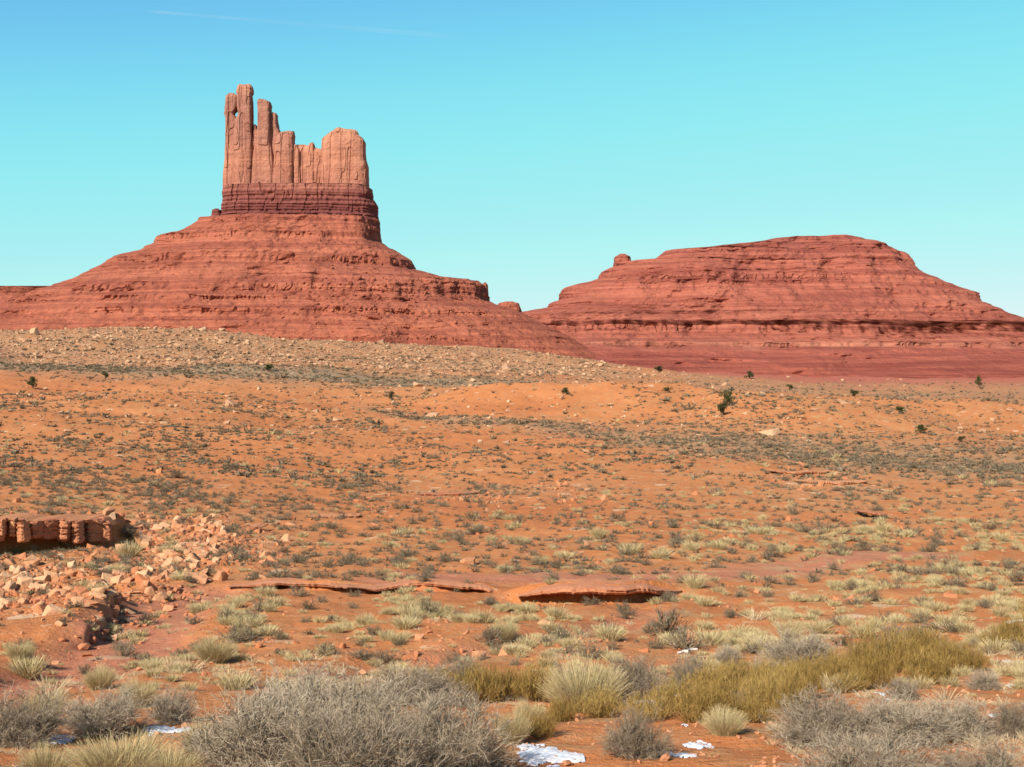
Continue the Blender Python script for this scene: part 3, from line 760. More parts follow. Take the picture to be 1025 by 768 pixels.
TUS_LITE_A = [tussock_arrays(s, 130, 0.016, segs=3) for s in (46, 47, 48)]
TUS_FAR_A = [tussock_arrays(s, 36, 0.035, segs=3) for s in (44, 45)]
BROOM = [mk("broom_shrub", broom_arrays(s, 130, 0.0030), M_BROOM) for s in (51, 52, 53, 54)]

# angular stones
def stone_arrays(seed, sx, sy, sz, n=16, sub=False):
    import bmesh
    rng = np.random.default_rng(seed); bm = bmesh.new()
    pts = rng.uniform(-1, 1, (n, 3)); pts /= np.maximum(np.abs(pts).max(1, keepdims=True), 1e-6); pts *= rng.uniform(0.75, 1.0, (n, 1))
    for q in pts * np.array([sx, sy, sz]) * 0.5: bm.verts.new(q)
    r = bmesh.ops.convex_hull(bm, input=bm.verts)
    bmesh.ops.delete(bm, geom=[g for g in bm.verts if not g.link_faces], context='VERTS')
    if sub:
        bmesh.ops.bevel(bm, geom=list(bm.edges), offset=0.035 * min(sx, sz), segments=1, affect='EDGES', profile=0.5)
    bmesh.ops.triangulate(bm, faces=bm.faces)
    bm.verts.ensure_lookup_table(); bm.verts.index_update()
    V = np.array([v.co[:] for v in bm.verts]); Fq = np.array([[v.index for v in f.verts] for f in bm.faces]); bm.free()
    return V, Fq
STONE_A = [stone_arrays(60 + i, *d) for i, d in enumerate([(1, .8, .6), (1, .7, .4), (.9, .9, .75), (1, .6, .5), (1, .8, .28), (.8, .7, .8)])]
def tilted(ar, k):
    from mathutils import Euler
    r_ = np.random.default_rng(900 + k); M = np.array(Euler((r_.normal(0, 0.4), r_.normal(0, 0.4), 0)).to_matrix()); return ar[0] @ M.T, ar[1]
STONE_A = [tilted(stone_arrays(60 + i, *d, n=22), i) for i, d in enumerate([(1, .8, .6), (1, .7, .45), (.9, .9, .75), (1, .6, .5), (1, .8, .35), (.8, .7, .8), (1, .9, .7), (.9, .6, .6), (1, .7, .7), (.7, .7, .9)])]
STONE = [mesh_data("boulder", v, f, M_STONE, {"tint": np.full(len(v), RNG.uniform())}) for v, f in STONE_A]
STONE_FARM = [mesh_data("boulder", v, f, M_STONE_FAR, {"tint": np.full(len(v), RNG.uniform())}) for v, f in STONE_A]

def merged(name, arrs, X, Y, Z, size, hs, rot, tints, which, mat, tw=0.5):
    """many small copies melted into one mesh"""
    Vs, Fs, Ts = [], [], []; n = 0
    for k, ar in enumerate(arrs):
        idx = np.where(which == k)[0]
        if not len(idx): continue
        v, f = ar[0], ar[1]; c, s = np.cos(rot[idx])[:, None], np.sin(rot[idx])[:, None]
        vx = (v[None, :, 0] * c - v[None, :, 1] * s) * size[idx, None] + X[idx, None]
        vy = (v[None, :, 0] * s + v[None, :, 1] * c) * size[idx, None] + Y[idx, None]
        vz = v[None, :, 2] * (size * hs)[idx, None] + Z[idx, None]
        Vs.append(np.stack([vx, vy, vz], -1).reshape(-1, 3))
        Fs.append((f[None] + (np.arange(len(idx)) * len(v))[:, None, None]).reshape(-1, f.shape[1]) + n); n += len(idx) * len(v)
        tt = ar[2][None] if len(ar) > 2 else np.zeros((1, len(v)))
        Ts.append((tt * tw + tints[idx, None] * (1 - tw)).ravel())
    me = mesh_data(name, np.vstack(Vs), np.vstack(Fs), mat, {"tint": np.concatenate(Ts)})
    return link(name, me)

# ------------------------------------------------------------------ rock ledges
def slab(pts_front, depth, thick, seed, drop=0.0):
    """sandstone slab: front edge along points (x, y, z top), running back; ragged front face"""
    rng = np.random.default_rng(seed); Pf = np.array(pts_front, float)
    cum = np.concatenate([[0], np.cumsum(np.hypot(*np.diff(Pf[:, :2], axis=0).T))]); n = int(cum[-1] / 0.10) + 2; q = np.linspace(0, cum[-1], n)
    x, y, z = [np.interp(q, cum, Pf[:, i]) for i in range(3)]
    jit = 0.22 * noise(q / 0.9, 0.3, seed=seed) + 0.16 * np.round(noise(q / 0.45, 7.7, seed=seed + 1) * 2) / 2 + 0.05 * rng.normal(size=n)
    endf = smooth(0, 1.2, q) * smooth(0, 1.2, cum[-1] - q)
    ring = []
    for dy, dz in ((depth, -thick * 0.5), (depth, 0.02), (0.35, 0.02), (0.05, -0.02), (0.0, -0.10 * thick), (0.04, -0.5 * thick), (-0.03, -0.55 * thick), (0.10, -thick), (0.5, -thick * 1.02), (depth, -thick * 0.9)):
        f = 1.0 if dy < 1.0 else 0.0
        tj = 0.05 * noise(q / 0.7, dz * 9, seed=seed + 2)
        ring.append(np.stack([x, y + dy + (jit + tj) * f - 0.0, z + dz * (0.25 + 0.75 * endf) * np.where(dz < 0, 1 + 0.25 * noise(q / 0.8, 3.3, seed=seed + 3), 1)], -1))
    A = np.stack(ring, 1)                       # (n, 10, 3)
    m = A.shape[1]
    Fq = grid_faces(n, m, wrap=True)
    V = A.reshape(-1, 3)
    caps = [np.arange(m)[None, ::-1], ((n - 1) * m + np.arange(m))[None]]
    return V, [Fq] + caps

def ledge_obj(name, pts, over, rise, depth, thick, seed, mat, label, cat):
    """pts: line in plan (x, y); slab top sits level with the ground behind the step"""
    P = np.array(pts); top = ground_z(P[:, 0], P[:, 1] + 0.9) + rise
    pf = [(p[0], p[1] - over, z) for p, z in zip(P, top)]
    V, Fc = slab(pf, depth, thick, seed)
    c = V.mean(0)
    r = link(name, None, loc=tuple(c)); tag(r, label, cat)
    me = mesh_data("cap_slab", V - c, Fc, mat, {"tint": np.full(len(V), 0.4)})
    link("cap_slab", me, r)
    return r, c

def resample(pts, n):
    P = np.array(pts); cum = np.concatenate([[0], np.cumsum(np.hypot(*np.diff(P, axis=0).T))]); q = np.linspace(0, cum[-1], n)
    return np.stack([np.interp(q, cum, P[:, 0]), np.interp(q, cum, P[:, 1])], -1)

LL = resample(LEDGE_L, 200); _q = 512.5 + F * LL[:, 0] / LL[:, 1]; LL = LL[(_q > -112) & (_q < 122)]
led, lc = ledge_obj("rock_ledge", LL[::7], 2.2, 0.02, 3.0, 0.14, 71, M_STONE, "long undercut sandstone ledge with black hollow beneath it", "rock ledge")
def block_arrays(seed, w, d, h):
    """a weathered upright block: a box of jittered rings with two or three bedding notches"""
    rng = np.random.default_rng(seed); nz, k = 15, 18; an = np.linspace(0, 2 * np.pi, k, endpoint=False); c, s_ = np.cos(an), np.sin(an)
    q = (np.abs(c) ** 5 + np.abs(s_) ** 5) ** (-0.2); zz = np.linspace(-0.5, 0.5, nz)
    sc = 1 - 0.17 * (rng.uniform(size=nz) < 0.30) + rng.normal(0, 0.025, nz); sc[0] *= 0.8; sc[-1] *= 0.93
    V = np.stack([w / 2 * (c * q)[None] * sc[:, None], d / 2 * (s_ * q)[None] * sc[:, None], np.repeat(zz[:, None] * h, k, 1)], -1)
    V += 0.05 * min(w, d) * rng.normal(size=(1, k, 3)) + 0.03 * min(w, d) * rng.normal(size=V.shape)
    Vf = V.reshape(-1, 3)
    return Vf, [grid_faces(nz, k, wrap=True), np.arange(k)[None, ::-1], ((nz - 1) * k + np.arange(k))[None]]
cumd = np.concatenate([[0], np.cumsum(np.hypot(*np.diff(LL, axis=0).T))]); rng = np.random.default_rng(5); i = 0; pos = 0.1
while pos < cumd[-1] - 0.2:
    w = rng.choice([0.26, 0.36, 0.48, 0.62]) * rng.uniform(0.9, 1.15); x = np.interp(pos + w / 2, cumd, LL[:, 0]); y = np.interp(pos + w / 2, cumd, LL[:, 1])
    top = float(ground_z(np.array([x]), np.array([y + 0.9]))[0]) + 0.03
    h = rng.uniform(0.82, 1.08) + 0.16 * noise(x / 1.3, 1.0, seed=77); dpt = rng.uniform(0.7, 1.1)
    v, f = block_arrays(600 + i, w * 1.0, dpt, h)
    yo = y - 2.5 - rng.choice([-0.5, -0.2, 0.0, 0.3, 0.55])
    o = link("rock_block", mesh_data("rock_block", v, f, M_STONE_RED if rng.uniform() < 0.65 else M_STONE, {"tint": np.full(len(v), rng.uniform(0.0, 0.55))}), led)
    o.location = (x - lc[0], yo + dpt / 2 - lc[1], top - h / 2 + rng.uniform(-0.06, 0.03) - lc[2]); o.rotation_euler = (rng.normal(0, 0.04), rng.normal(0, 0.05), rng.normal(0, 0.28))
    pos += w * rng.uniform(1.02, 1.6); i += 1

BM = resample(BANK_M, 80)
def sub(px0, px1):
    q = 512.5 + F * BM[:, 0] / BM[:, 1]; return BM[(q >= px0) & (q <= px1)]
ledge_obj("rock_shelf", sub(515, 688), 0.75, 0.03, 1.8, 0.15, 72, M_STONE_RED, "thin dark red rock shelf over a shadowed gap at the wash bank", "rock shelf")
ledge_obj("rock_shelf", sub(520, 645) - np.array([0, 1.15]), 0.10, -0.40, 1.2, 0.14, 73, M_STONE_RED, "lower red rock step beneath the dark shelf in the wash bank", "rock shelf")
ledge_obj("rock_shelf", sub(228, 352), 0.42, 0.02, 1.2, 0.11, 74, M_STONE_RED, "long thin red rock shelf along the bank just right of the rubble heap", "rock shelf")
ledge_obj("rock_shelf", sub(346, 522), 0.40, 0.02, 1.0, 0.12, 75, M_STONE_RED, "low broken red shelf behind the middle grass clumps", "rock shelf")
bw = resample(BANK_W, 16)
Pz = ground_z(bw[:, 0] - 0.35, bw[:, 1] + 0.35)
for k in range(9):
    q = bw[1 + k + k // 2 if 1 + k + k // 2 < 15 else 14]
    v, f = stone_arrays(700 + k, 0.34, 0.34, 0.24, 22)
    o = link("bank_stone", mesh_data("bank_stone", v, f, M_STONE_RED, {"tint": np.full(len(v), rng.uniform(0, 0.5))}), None, (q[0], q[1], float(ground_z(q[:1], q[1:2])[0]) + 0.08), rng.uniform(0, 6))
    tag(o, "dark red angular stone in the cut bank beside the sandy wash", "stone", "stones in the cut bank of the wash")
def flat_ledge(px, py, wpx, seed, mat, label):
    s = pts_of([(px - wpx / 2, py), (px, py + 0.4), (px + wpx / 2, py - 0.3)]); ledge_obj("rock_shelf", resample(s, 12), 0.5, 0.16 if wpx > 30 else 0.34, 1.6, 0.22, seed, mat, label, "rock shelf")
flat_ledge(873, 517, 26, 81, M_STONE_RED, "small flat rock with a black shadow below on the open flat")
flat_ledge(832, 485, 70, 82, M_STONE, "pale flat outcrop topping the stony rise at right")
flat_ledge(800, 476, 60, 83, M_STONE, "pale narrow outcrop just above the flat outcrop at right")
flat_ledge(258, 531, 14, 84, M_STONE_RED, "dark hollowed red rock at the end of the rubble")
flat_ledge(450, 493, 60, 85, M_STONE_RED, "broken red outcrop low on the middle slope")
flat_ledge(335, 517, 50, 86, M_STONE, "pale stony outcrop above the grassy flat")

# ------------------------------------------------------------------ scattering
def streak(px, py): return noise(px * 0.012, (py - 0.13 * px) * 0.075, seed=91) + 0.6 * noise(px * 0.03, (py - 0.1 * px) * 0.16, seed=92)
def crest_y(px): return np.interp(px, [-150, 0, 150, 300, 450, 560, 650, 750, 850, 1025, 1200], [327, 331, 327, 341, 348, 355, 367, 375, 379, 380, 378])

def d_sage(px, py):
    yb = np.interp(px, [0, 150, 300, 450, 560], [362, 371, 379, 384, 386])
    d = 1.0 * np.exp(-((py - yb) / 8.0) ** 2) * (1 - smooth(480, 640, px))
    d = np.maximum(d, 0.40 * (py > crest_y(px)) * (py < yb + 4) * (1 - smooth(560, 700, px)))
    st = smooth(-0.5, 0.9, streak(px, py))
    d = np.maximum(d, (0.09 + 0.36 * st) * smooth(380, 392, py) * (1 - smooth(470, 530, py)) * (1 - 0.45 * smooth(330, 520, px)))
    d = np.maximum(d, 0.20 * (0.4 + st) * smooth(376, 388, py) * (1 - smooth(425, 455, py)) * (1 - smooth(300, 400, px)))
    yd = np.interp(px, [330, 450, 600, 700, 900, 1025], [405, 425, 437, 447, 463, 470]); wd = np.interp(px, [330, 600, 700, 1025], [3, 5, 11, 14])
    d = np.maximum(d, 0.75 * np.exp(-((py - yd) / wd) ** 2) * smooth(330, 400, px))
    d = np.maximum(d, 0.45 * smooth(600, 720, px) * smooth(374, 381, py) * (1 - smooth(430, 445, py)) * (0.3 + st))
    d = np.maximum(d, 0.06 * smooth(480, 500, py) * (1 - smooth(560, 600, py)))
    d = np.maximum(d, 0.006 * smooth(560, 570, py) * (1 - smooth(650, 670, py)))
    road = np.exp(-((py - np.interp(px, [420, 620, 820, 950], [580, 578, 564, 555])) / 7) ** 2) * smooth(400, 460, px)
    return d * (1 - road)

def d_tus(px, py):
    st = smooth(-0.3, 0.8, noise(px * 0.02, py * 0.05, seed=95) + 0.6 * noise(px * 0.05, py * 0.12, seed=96))
    d = 0.275 * st * np.exp(-(((px - 240) / 130) ** 2 + ((py - 632) / 34 + (px - 240) * 0.0024) ** 2))
    d = np.maximum(d, 0.375 * st * np.exp(-(((px - 455) / 95) ** 2 + ((py - 606) / 17) ** 2)))
    d = np.maximum(d, 0.250 * st * np.exp(-(((px - 560) / 70) ** 2 + ((py - 632) / 20) ** 2)))
    d = np.maximum(d, 0.110 * (0.15 + st) * smooth(600, 680, px) * smooth(592, 605, py) * (1 - smooth(645, 670, py)))
    d = np.maximum(d, 0.150 * (0.25 + st) * smooth(540, 800, px) * smooth(505, 535, py) * (1 - smooth(556, 570, py)))
    d = np.maximum(d, 0.14 * (0.2 + st) * smooth(820, 900, px) * smooth(540, 556, py) * (1 - smooth(600, 640, py)))
    d = np.maximum(d, 0.02 * smooth(640, 655, py) * (1 - smooth(690, 700, py)))
    d = np.maximum(d, 0.05 * (0.1 + st) * smooth(385, 400, py) * (1 - smooth(580, 610, py)))
    d = np.maximum(d, 0.025 * (0.2 + st) * smooth(520, 540, py) * (1 - smooth(660, 680, py)))
    return d * (1 - np.exp(-((py - np.interp(px, [420, 620, 820, 950], [579, 578, 564, 555])) / 7) ** 2) * smooth(420, 470, px))

def d_rock(px, py):
    st = smooth(-0.3, 0.8, noise(px * 0.03, py * 0.07, seed=98))
    d = 0.0 * px
    d = np.maximum(d, 1.0 * np.exp(-(((px - 190) / 62) ** 2 + ((py - 543 - 0.03 * (px - 190)) / 21) ** 2)))
    d = np.maximum(d, 0.42 * np.exp(-(((px - 50) / 80) ** 2 + ((py - 592) / 32) ** 2)))
    d = np.maximum(d, 0.55 * np.exp(-(((px - 160) / 35) ** 2 + ((py - 578) / 20) ** 2)))
    d = np.maximum(d, 0.30 * st * np.exp(-(((px - 330) / 70) ** 2 + ((py - 505) / 12) ** 2)))
    d = np.maximum(d, 0.30 * st * np.exp(-(((px - 510) / 120) ** 2 + ((py - 493) / 9) ** 2)))
    d = np.maximum(d, 0.30 * st * np.exp(-(((px - 810) / 60) ** 2 + ((py - 484) / 9) ** 2)))
    d = np.maximum(d, 0.10 * st * np.exp(-(((px - 430) / 200) ** 2 + ((py - 655) / 24) ** 2)))
    d = np.maximum(d, 0.007 * smooth(395, 410, py) * (1 - smooth(640, 660, py)))
    return d * (1 - np.exp(-((py - np.interp(px, [420, 620, 820, 950], [580, 578, 564, 555])) / 7) ** 2) * smooth(400, 460, px))

def d_farrock(px, py):
    yb = np.interp(px, [0, 150, 300, 450, 560], [356, 364, 372, 378, 380])
    d = 0.8 * (py > crest_y(px) - 1) * (1 - smooth(yb - 4, yb + 4, py)) * (1 - smooth(560, 720, px))
    d = np.maximum(d, 0.16 * (py > crest_y(px)) * (1 - smooth(392, 402, py)) * (1 - smooth(700, 900, px)) * smooth(300, 420, px))
    d = np.maximum(d, 0.35 * np.exp(-(((px - 890) / 40) ** 2 + ((py - 383) / 3) ** 2)))
    d = np.maximum(d, 0.05 * smooth(380, 392, py) * (1 - smooth(430, 450, py)))
    return d

def scatter(dens, n, ylo, yhi, seed, xlo=-110, xhi=1135):
    r = np.random.default_rng(seed); PX = np.zeros(0); PY = np.zeros(0)
    while len(PX) < n:
        px = r.uniform(xlo, xhi, 40000); py = r.uniform(ylo, yhi, 40000)
        ok = r.uniform(size=40000) < dens(px, py); PX = np.append(PX, px[ok]); PY = np.append(PY, py[ok])
    PX, PY = PX[:n], PY[:n]
    X, Y = wpt(PX, PY); Z = ground_z(X, Y)
    return PX, PY, X, Y, Z, r

def in_frame(px): return (px > -6) & (px < 1031)

def place(meshes, name, X, Y, Z, size, hs, rot, which, labels, cat, group, sink=0.0):
    for k in range(len(X)):
        s = float(size[k])
        o = link(name, meshes[int(which[k]) % len(meshes)], None, (float(X[k]), float(Y[k]), float(Z[k]) - sink * s), float(rot[k]), (s, s, s * float(hs[k])))
        tag(o, labels[k], cat, group)

def where(px, py, kind):
    """a phrase for the ground a plant or stone stands on"""
    side = "left" if px < 342 else "middle" if px < 684 else "right"
    return side

def zone_label(kind, px, py, Y):
    side = where(px, py, kind)
    if kind == "sage":
        w = {"left": "above the undercut ledge", "middle": "above the thin rock shelf", "right": "beyond the sandy track"}[side]
        if py < 500: return f"small grey sagebrush dotting the orange slope far {w}"
        if py < 562: return f"low grey sagebrush on the open flat just {w}"
        w = {"left": "beside the rubble and wash", "middle": "below the thin rock shelf", "right": "among small grass clumps at right"}[side]
        return f"low grey sagebrush {w}"
    if kind == "tus":
        if py < 500: return f"tiny pale grass tuft on the far orange slope at {side}"
        if py < 575: return {"left": "pale grass tuft near the undercut ledge", "middle": "pale grass tuft on the flat above the rock shelf", "right": "pale grass clump on the flat beyond the track"}[side]
        return {"left": "pale dry grass clump between the wash and the bank", "middle": "pale straw grass clump below the rock shelf", "right": "small pale green grass clump on the flat behind golden broom"}[side]
    if py < 515: return f"tan rock lying on the orange slope at {side}"
    if px < 118 and py > 548: return "tan angular rock on the slope under the undercut ledge"
    if px < 262 and py < 566: return "tan angular rock in the heap beside the undercut ledge"
    if px < 262: return "small tan rock spilled below the rubble heap"
    return {"left": "small tan stone on sand below the rubble", "middle": "pale stone in the gully below the rock shelf", "right": "small tan stone on the sandy flat at right"}[side]

# grey sagebrush
PX, PY, X, Y, Z, r = scatter(d_sage, 32000, 324, 690, 1001)
size = np.exp(r.normal(-0.72, 0.38, len(X))) * np.interp(Y, [40, 100, 300, 500], [0.85, 1.0, 1.5, 2.1])
hs = r.uniform(0.55, 0.95, len(X)); rot = r.uniform(0, 6.28, len(X)); tn = r.uniform(0, 1, len(X))
app = np.where(in_frame(PX), size / Y, 0); order = np.argsort(-app)
big, rest = order[:285], order[285:]
place(SAGE_MID, "sagebrush", X[big], Y[big], Z[big], size[big], hs[big], rot[big], r.integers(0, 4, len(big)),
      [zone_label("sage", PX[k], PY[k], Y[k]) for k in big], "shrub", "grey sagebrush dotting the desert")
near = rest[Y[rest] < 115]; far = rest[Y[rest] >= 115]
arrs = SAGE_LITE_A + SAGE_FAR_A
wh = np.concatenate([r.integers(0, 4, len(near)), 4 + r.integers(0, 3, len(far))]); al = np.concatenate([near, far])
tag(merged("sagebrush_scrub", arrs, X[al], Y[al], Z[al] - 0.02, size[al], hs[al], rot[al], tn[al], wh, M_SAGE_FAR),
    "grey scrub thinly covering the far orange slopes", "scrub", kind="stuff")

# pale grass
PX, PY, X, Y, Z, r = scatter(d_tus, 2300, 385, 700, 1002)
size = np.exp(r.normal(-0.92, 0.36, len(X))) * np.interp(Y, [20, 40, 100, 300], [0.75, 1.0, 1.3, 1.7])
hs = r.uniform(0.55, 0.85, len(X)); rot = r.uniform(0, 6.28, len(X)); tn = r.uniform(0, 1, len(X))
app = np.where(in_frame(PX), size / Y, 0); order = np.argsort(-app); big, rest = order[:285], order[285:]
place(TUS_MID, "grass_tussock", X[big], Y[big], Z[big], size[big], hs[big], rot[big], r.integers(0, 3, len(big)),
      [zone_label("tus", PX[k], PY[k], Y[k]) for k in big], "grass clump", "pale grass clumps on the sand")
farm = Y[rest] > 110
tag(merged("dry_grass", TUS_LITE_A + TUS_FAR_A, X[rest], Y[rest], Z[rest] - 0.02, size[rest], hs[rest], rot[rest], tn[rest], np.where(farm, 3 + r.integers(0, 2, len(rest)), r.integers(0, 3, len(rest))), M_TUSSOCK),
    "thin tufts of pale dry grass across the far flats", "grass", kind="stuff")

# stones near the ledge and on the flats
PX, PY, X, Y, Z, r = scatter(d_rock, 5200, 398, 690, 1003)
size = np.exp(r.normal(-1.55, 0.70, len(X))) * np.interp(Y, [25, 50, 100, 250], [0.6, 1.0, 1.5, 2.3])
heap = (PX < 300) & (PY > 515) & (PY < 625)
size = np.where(heap, np.clip(size * 0.85, 0.1, 0.75), np.clip(size * 0.6, 0.08, 0.8))
hs = r.uniform(0.7, 1.15, len(X)); rot = r.uniform(0, 6.28, len(X)); tn = r.uniform(0, 1, len(X))
app = np.where(in_frame(PX), size / Y, 0); order = np.argsort(-app); big, rest = order[:270], order[270:]
place(STONE, "boulder", X[big], Y[big], Z[big] + 0.05 * size[big], size[big], hs[big], rot[big], r.integers(0, 10, len(big)),
      [zone_label("rock", PX[k], PY[k], Y[k]) for k in big], "rock", "tan rocks strewn over the sand")
tag(merged("rubble", STONE_A, X[rest], Y[rest], Z[rest] + 0.06 * size[rest], size[rest], hs[rest], rot[rest], tn[rest], r.integers(0, 10, len(rest)), M_STONE),
    "small broken stones strewn below the ledge and outcrops", "rubble", kind="stuff")
# twigs, tufts and chips on the near sand
PX, PY, X, Y, Z, r = scatter(lambda px, py: np.where((py > 655), 1.0, 0.25) * (0.25 + smooth(-0.2, 0.6, noise(px * 0.02, py * 0.05, seed=197))), 1500, 600, 800, 1010)
size = np.exp(r.normal(-3.0, 0.5, len(X)))
tag(merged("stone_chips", STONE_A, X, Y, Z + 0.2 * size, size, r.uniform(0.5, 1, len(X)), r.uniform(0, 6.28, len(X)), r.uniform(0, 1, len(X)), r.integers(0, 10, len(X)), M_STONE), "small stone chips scattered over the near sand", "stone chips", kind="stuff")
PX, PY, X, Y, Z, r = scatter(lambda px, py: np.where((py > 655), 1.0, 0.3) * smooth(-0.1, 0.7, noise(px * 0.016, py * 0.04, seed=198)), 1000, 610, 800, 1011)
size = np.exp(r.normal(-1.75, 0.4, len(X))) * np.interp(Y, [11, 30], [0.8, 1.2])
tag(merged("grass_litter", [tussock_arrays(q, 70, 0.012, spread=0.8, segs=3) for q in (61, 62, 63)], X, Y, Z, size, r.uniform(0.5, 1.0, len(X)), r.uniform(0, 6.28, len(X)), r.uniform(0, 1, len(X)), r.integers(0, 3, len(X)), M_STRAW), "tiny bleached grass tufts over the near sand", "dry grass", kind="stuff")
# pale blocks littering the far rise
PX, PY, X, Y, Z, r = scatter(d_farrock, 6500, 324, 450, 1004)
size = np.exp(r.normal(-0.05, 0.6, len(X))) * np.interp(Y, [150, 300, 500], [0.42, 0.58, 0.70])
hs = r.uniform(0.5, 1.0, len(X)); rot = r.uniform(0, 6.28, len(X)); tn = r.uniform(0, 1, len(X))
tag(merged("rock_debris", STONE_A, X, Y, Z + 0.15 * size, size, hs, rot, tn, r.integers(0, 10, len(X)), M_STONE_FAR),
    "pale boulder litter covering the low rise before the butte", "rock debris", kind="stuff")
# boulders lying on the butte's front slope
def on_butte(n, seed):
    dg = bpy.context.evaluated_depsgraph_get(); bpy.context.view_layer.update()
    from mathutils import Vector
    tal = [o for o in butte.children if o.name.startswith("talus_slope")][0]
    r = np.random.default_rng(seed); out = []
    while len(out) < n:
        if r.uniform() < 0.75: px, py = r.normal(350, 45), r.normal(300, 22)
        else: px, py = r.uniform(150, 520), r.uniform(225, 335)
        d = Vector(((px - 512.5) / F, 1.0, (384 - py) / F)).normalized()
        o_ = Vector((0, 0, 0)) - Vector(base1)
        hit, loc, nor, _ = tal.ray_cast(o_, d)
        if hit: out.append(loc)
    return np.array([v[:] for v in out]), r
Pb, r = on_butte(800, 77)
ob = merged("talus_boulder_litter", STONE_A, Pb[:, 0], Pb[:, 1], Pb[:, 2], np.exp(r.normal(0.9, 0.5, len(Pb))), r.uniform(0.6, 1, len(Pb)), r.uniform(0, 6, len(Pb)), r.uniform(0, 0.5, len(Pb)), r.integers(0, 6, len(Pb)), M_TALUS)
ob.parent = butte; ob["kind"] = "stuff"

# ------------------------------------------------------------------ junipers
def juniper_meshes(seed):
    rng = np.random.default_rng(seed); p = Plant(); k = 1100
    # clumps of needles round several bough ends
    nb = 15; bc = np.stack([rng.normal(0, 0.26, nb), rng.normal(0, 0.26, nb), rng.uniform(0.28, 0.92, nb)], -1)
    bc[:, :2] *= (1.15 - 0.75 * bc[:, 2])[:, None]
    br = rng.uniform(0.12, 0.22, nb); w = rng.integers(0, nb, k)
    d = rng.normal(size=(k, 3)); d /= np.linalg.norm(d, axis=1, keepdims=True); c = bc[w] + d * (br[w] * rng.uniform(0.5, 1.05, k))[:, None]
    e2 = d + rng.normal(0, 0.7, (k, 3)); e2 /= np.linalg.norm(e2, axis=1, keepdims=True)
    P = np.stack([c - e2 * 0.035, c + e2 * 0.035], 1)
    p.add(P, np.full((k, 2), 0.020), np.repeat(rng.uniform(0, 1, nb), 1)[w] * 0.6 + rng.uniform(0, 0.4, k), rng)
    crown = p.arrays()
    t = Plant(); Pt = np.zeros((6, 4, 3))
    for q in range(6):
        tgt = bc[q % nb]; s = np.linspace(0, 1, 4)[:, None]; Pt[q] = tgt[None] * s * np.array([1, 1, 1]) + np.array([0, 0, -0.05]) * (1 - s)
    V = []; Q = []; n = 0
    for q in range(6):
        for i in range(3):
            a0, b0 = Pt[q, i], Pt[q, i + 1]; r0, r1 = 0.045 * (1 - i / 4), 0.045 * (1 - (i + 1) / 4); an = np.arange(6) * np.pi / 3
            ring = lambda c_, r_: np.stack([c_[0] + r_ * np.cos(an), c_[1] + r_ * np.sin(an), np.full(6, c_[2])], -1)
            V += [ring(a0, r0), ring(b0, r1)]; j = np.arange(6); Q.append(np.stack([n + j, n + (j + 1) % 6, n + 6 + (j + 1) % 6, n + 6 + j], -1)); n += 12
    trunk = (np.vstack(V), np.vstack(Q), np.full(n, 0.5))
    return mk("crown", crown, M_JUNIPER), mk("trunk", trunk, M_BARK)
JUN = [juniper_meshes(s) for s in (801, 802, 803)]
JP = [(727, 407, 13, 15, "taller dark green juniper of the close pair on the slope"), (723, 416, 15, 13, "lower round juniper of the close pair on the slope"),
      (921, 434, 14, 9, "low dark juniper below the orange knoll at right"), (963, 443, 9, 6, "small dark juniper near the grassy flat at right edge"), (901, 414, 12, 7, "broad low juniper behind the orange knoll"),
      (33, 389, 12, 12, "dark green juniper by the grey scrub band at left edge"), (105, 380, 8, 7, "small round juniper in the grey scrub band"), (269, 372, 12, 7, "low dark juniper on the rocky rise under the butte"),
      (566, 396, 10, 7, "dark juniper at the edge of the orange bank"), (392, 401, 7, 9, "small green juniper under the scrub band"), (660, 369, 12, 6, "low juniper at the foot of the red bench"),
      (750, 376, 10, 8, "small dark juniper standing before the mesa foot"), (668, 394, 9, 6, "low dark juniper right of the orange bank"), (855, 397, 14, 6, "broad juniper behind the low ridge"),
      (980, 388, 8, 12, "upright thin juniper near the right edge below the mesa"), (790, 391, 8, 5, "tiny juniper on the scrubby plain before the mesa"), (575, 350, 0, 0, "")]
for k, (px, py, w, h, lab) in enumerate(JP):
    if not lab: continue
    xj, yj, z = hit(px, py); Xj, Yj = [xj], [yj]; s = yj / F
    root = link("juniper_tree", None, None, (float(Xj[0]), float(Yj[0]), z), k * 1.3)
    tag(root, lab, "tree", "junipers scattered on the plain")
    c, t = JUN[k % 3]
    for nm, me in (("crown", c), ("trunk", t)):
        o = link(nm, me, root); o.scale = (w * s / 0.95, w * s / 0.95, max(h, 6) * s)

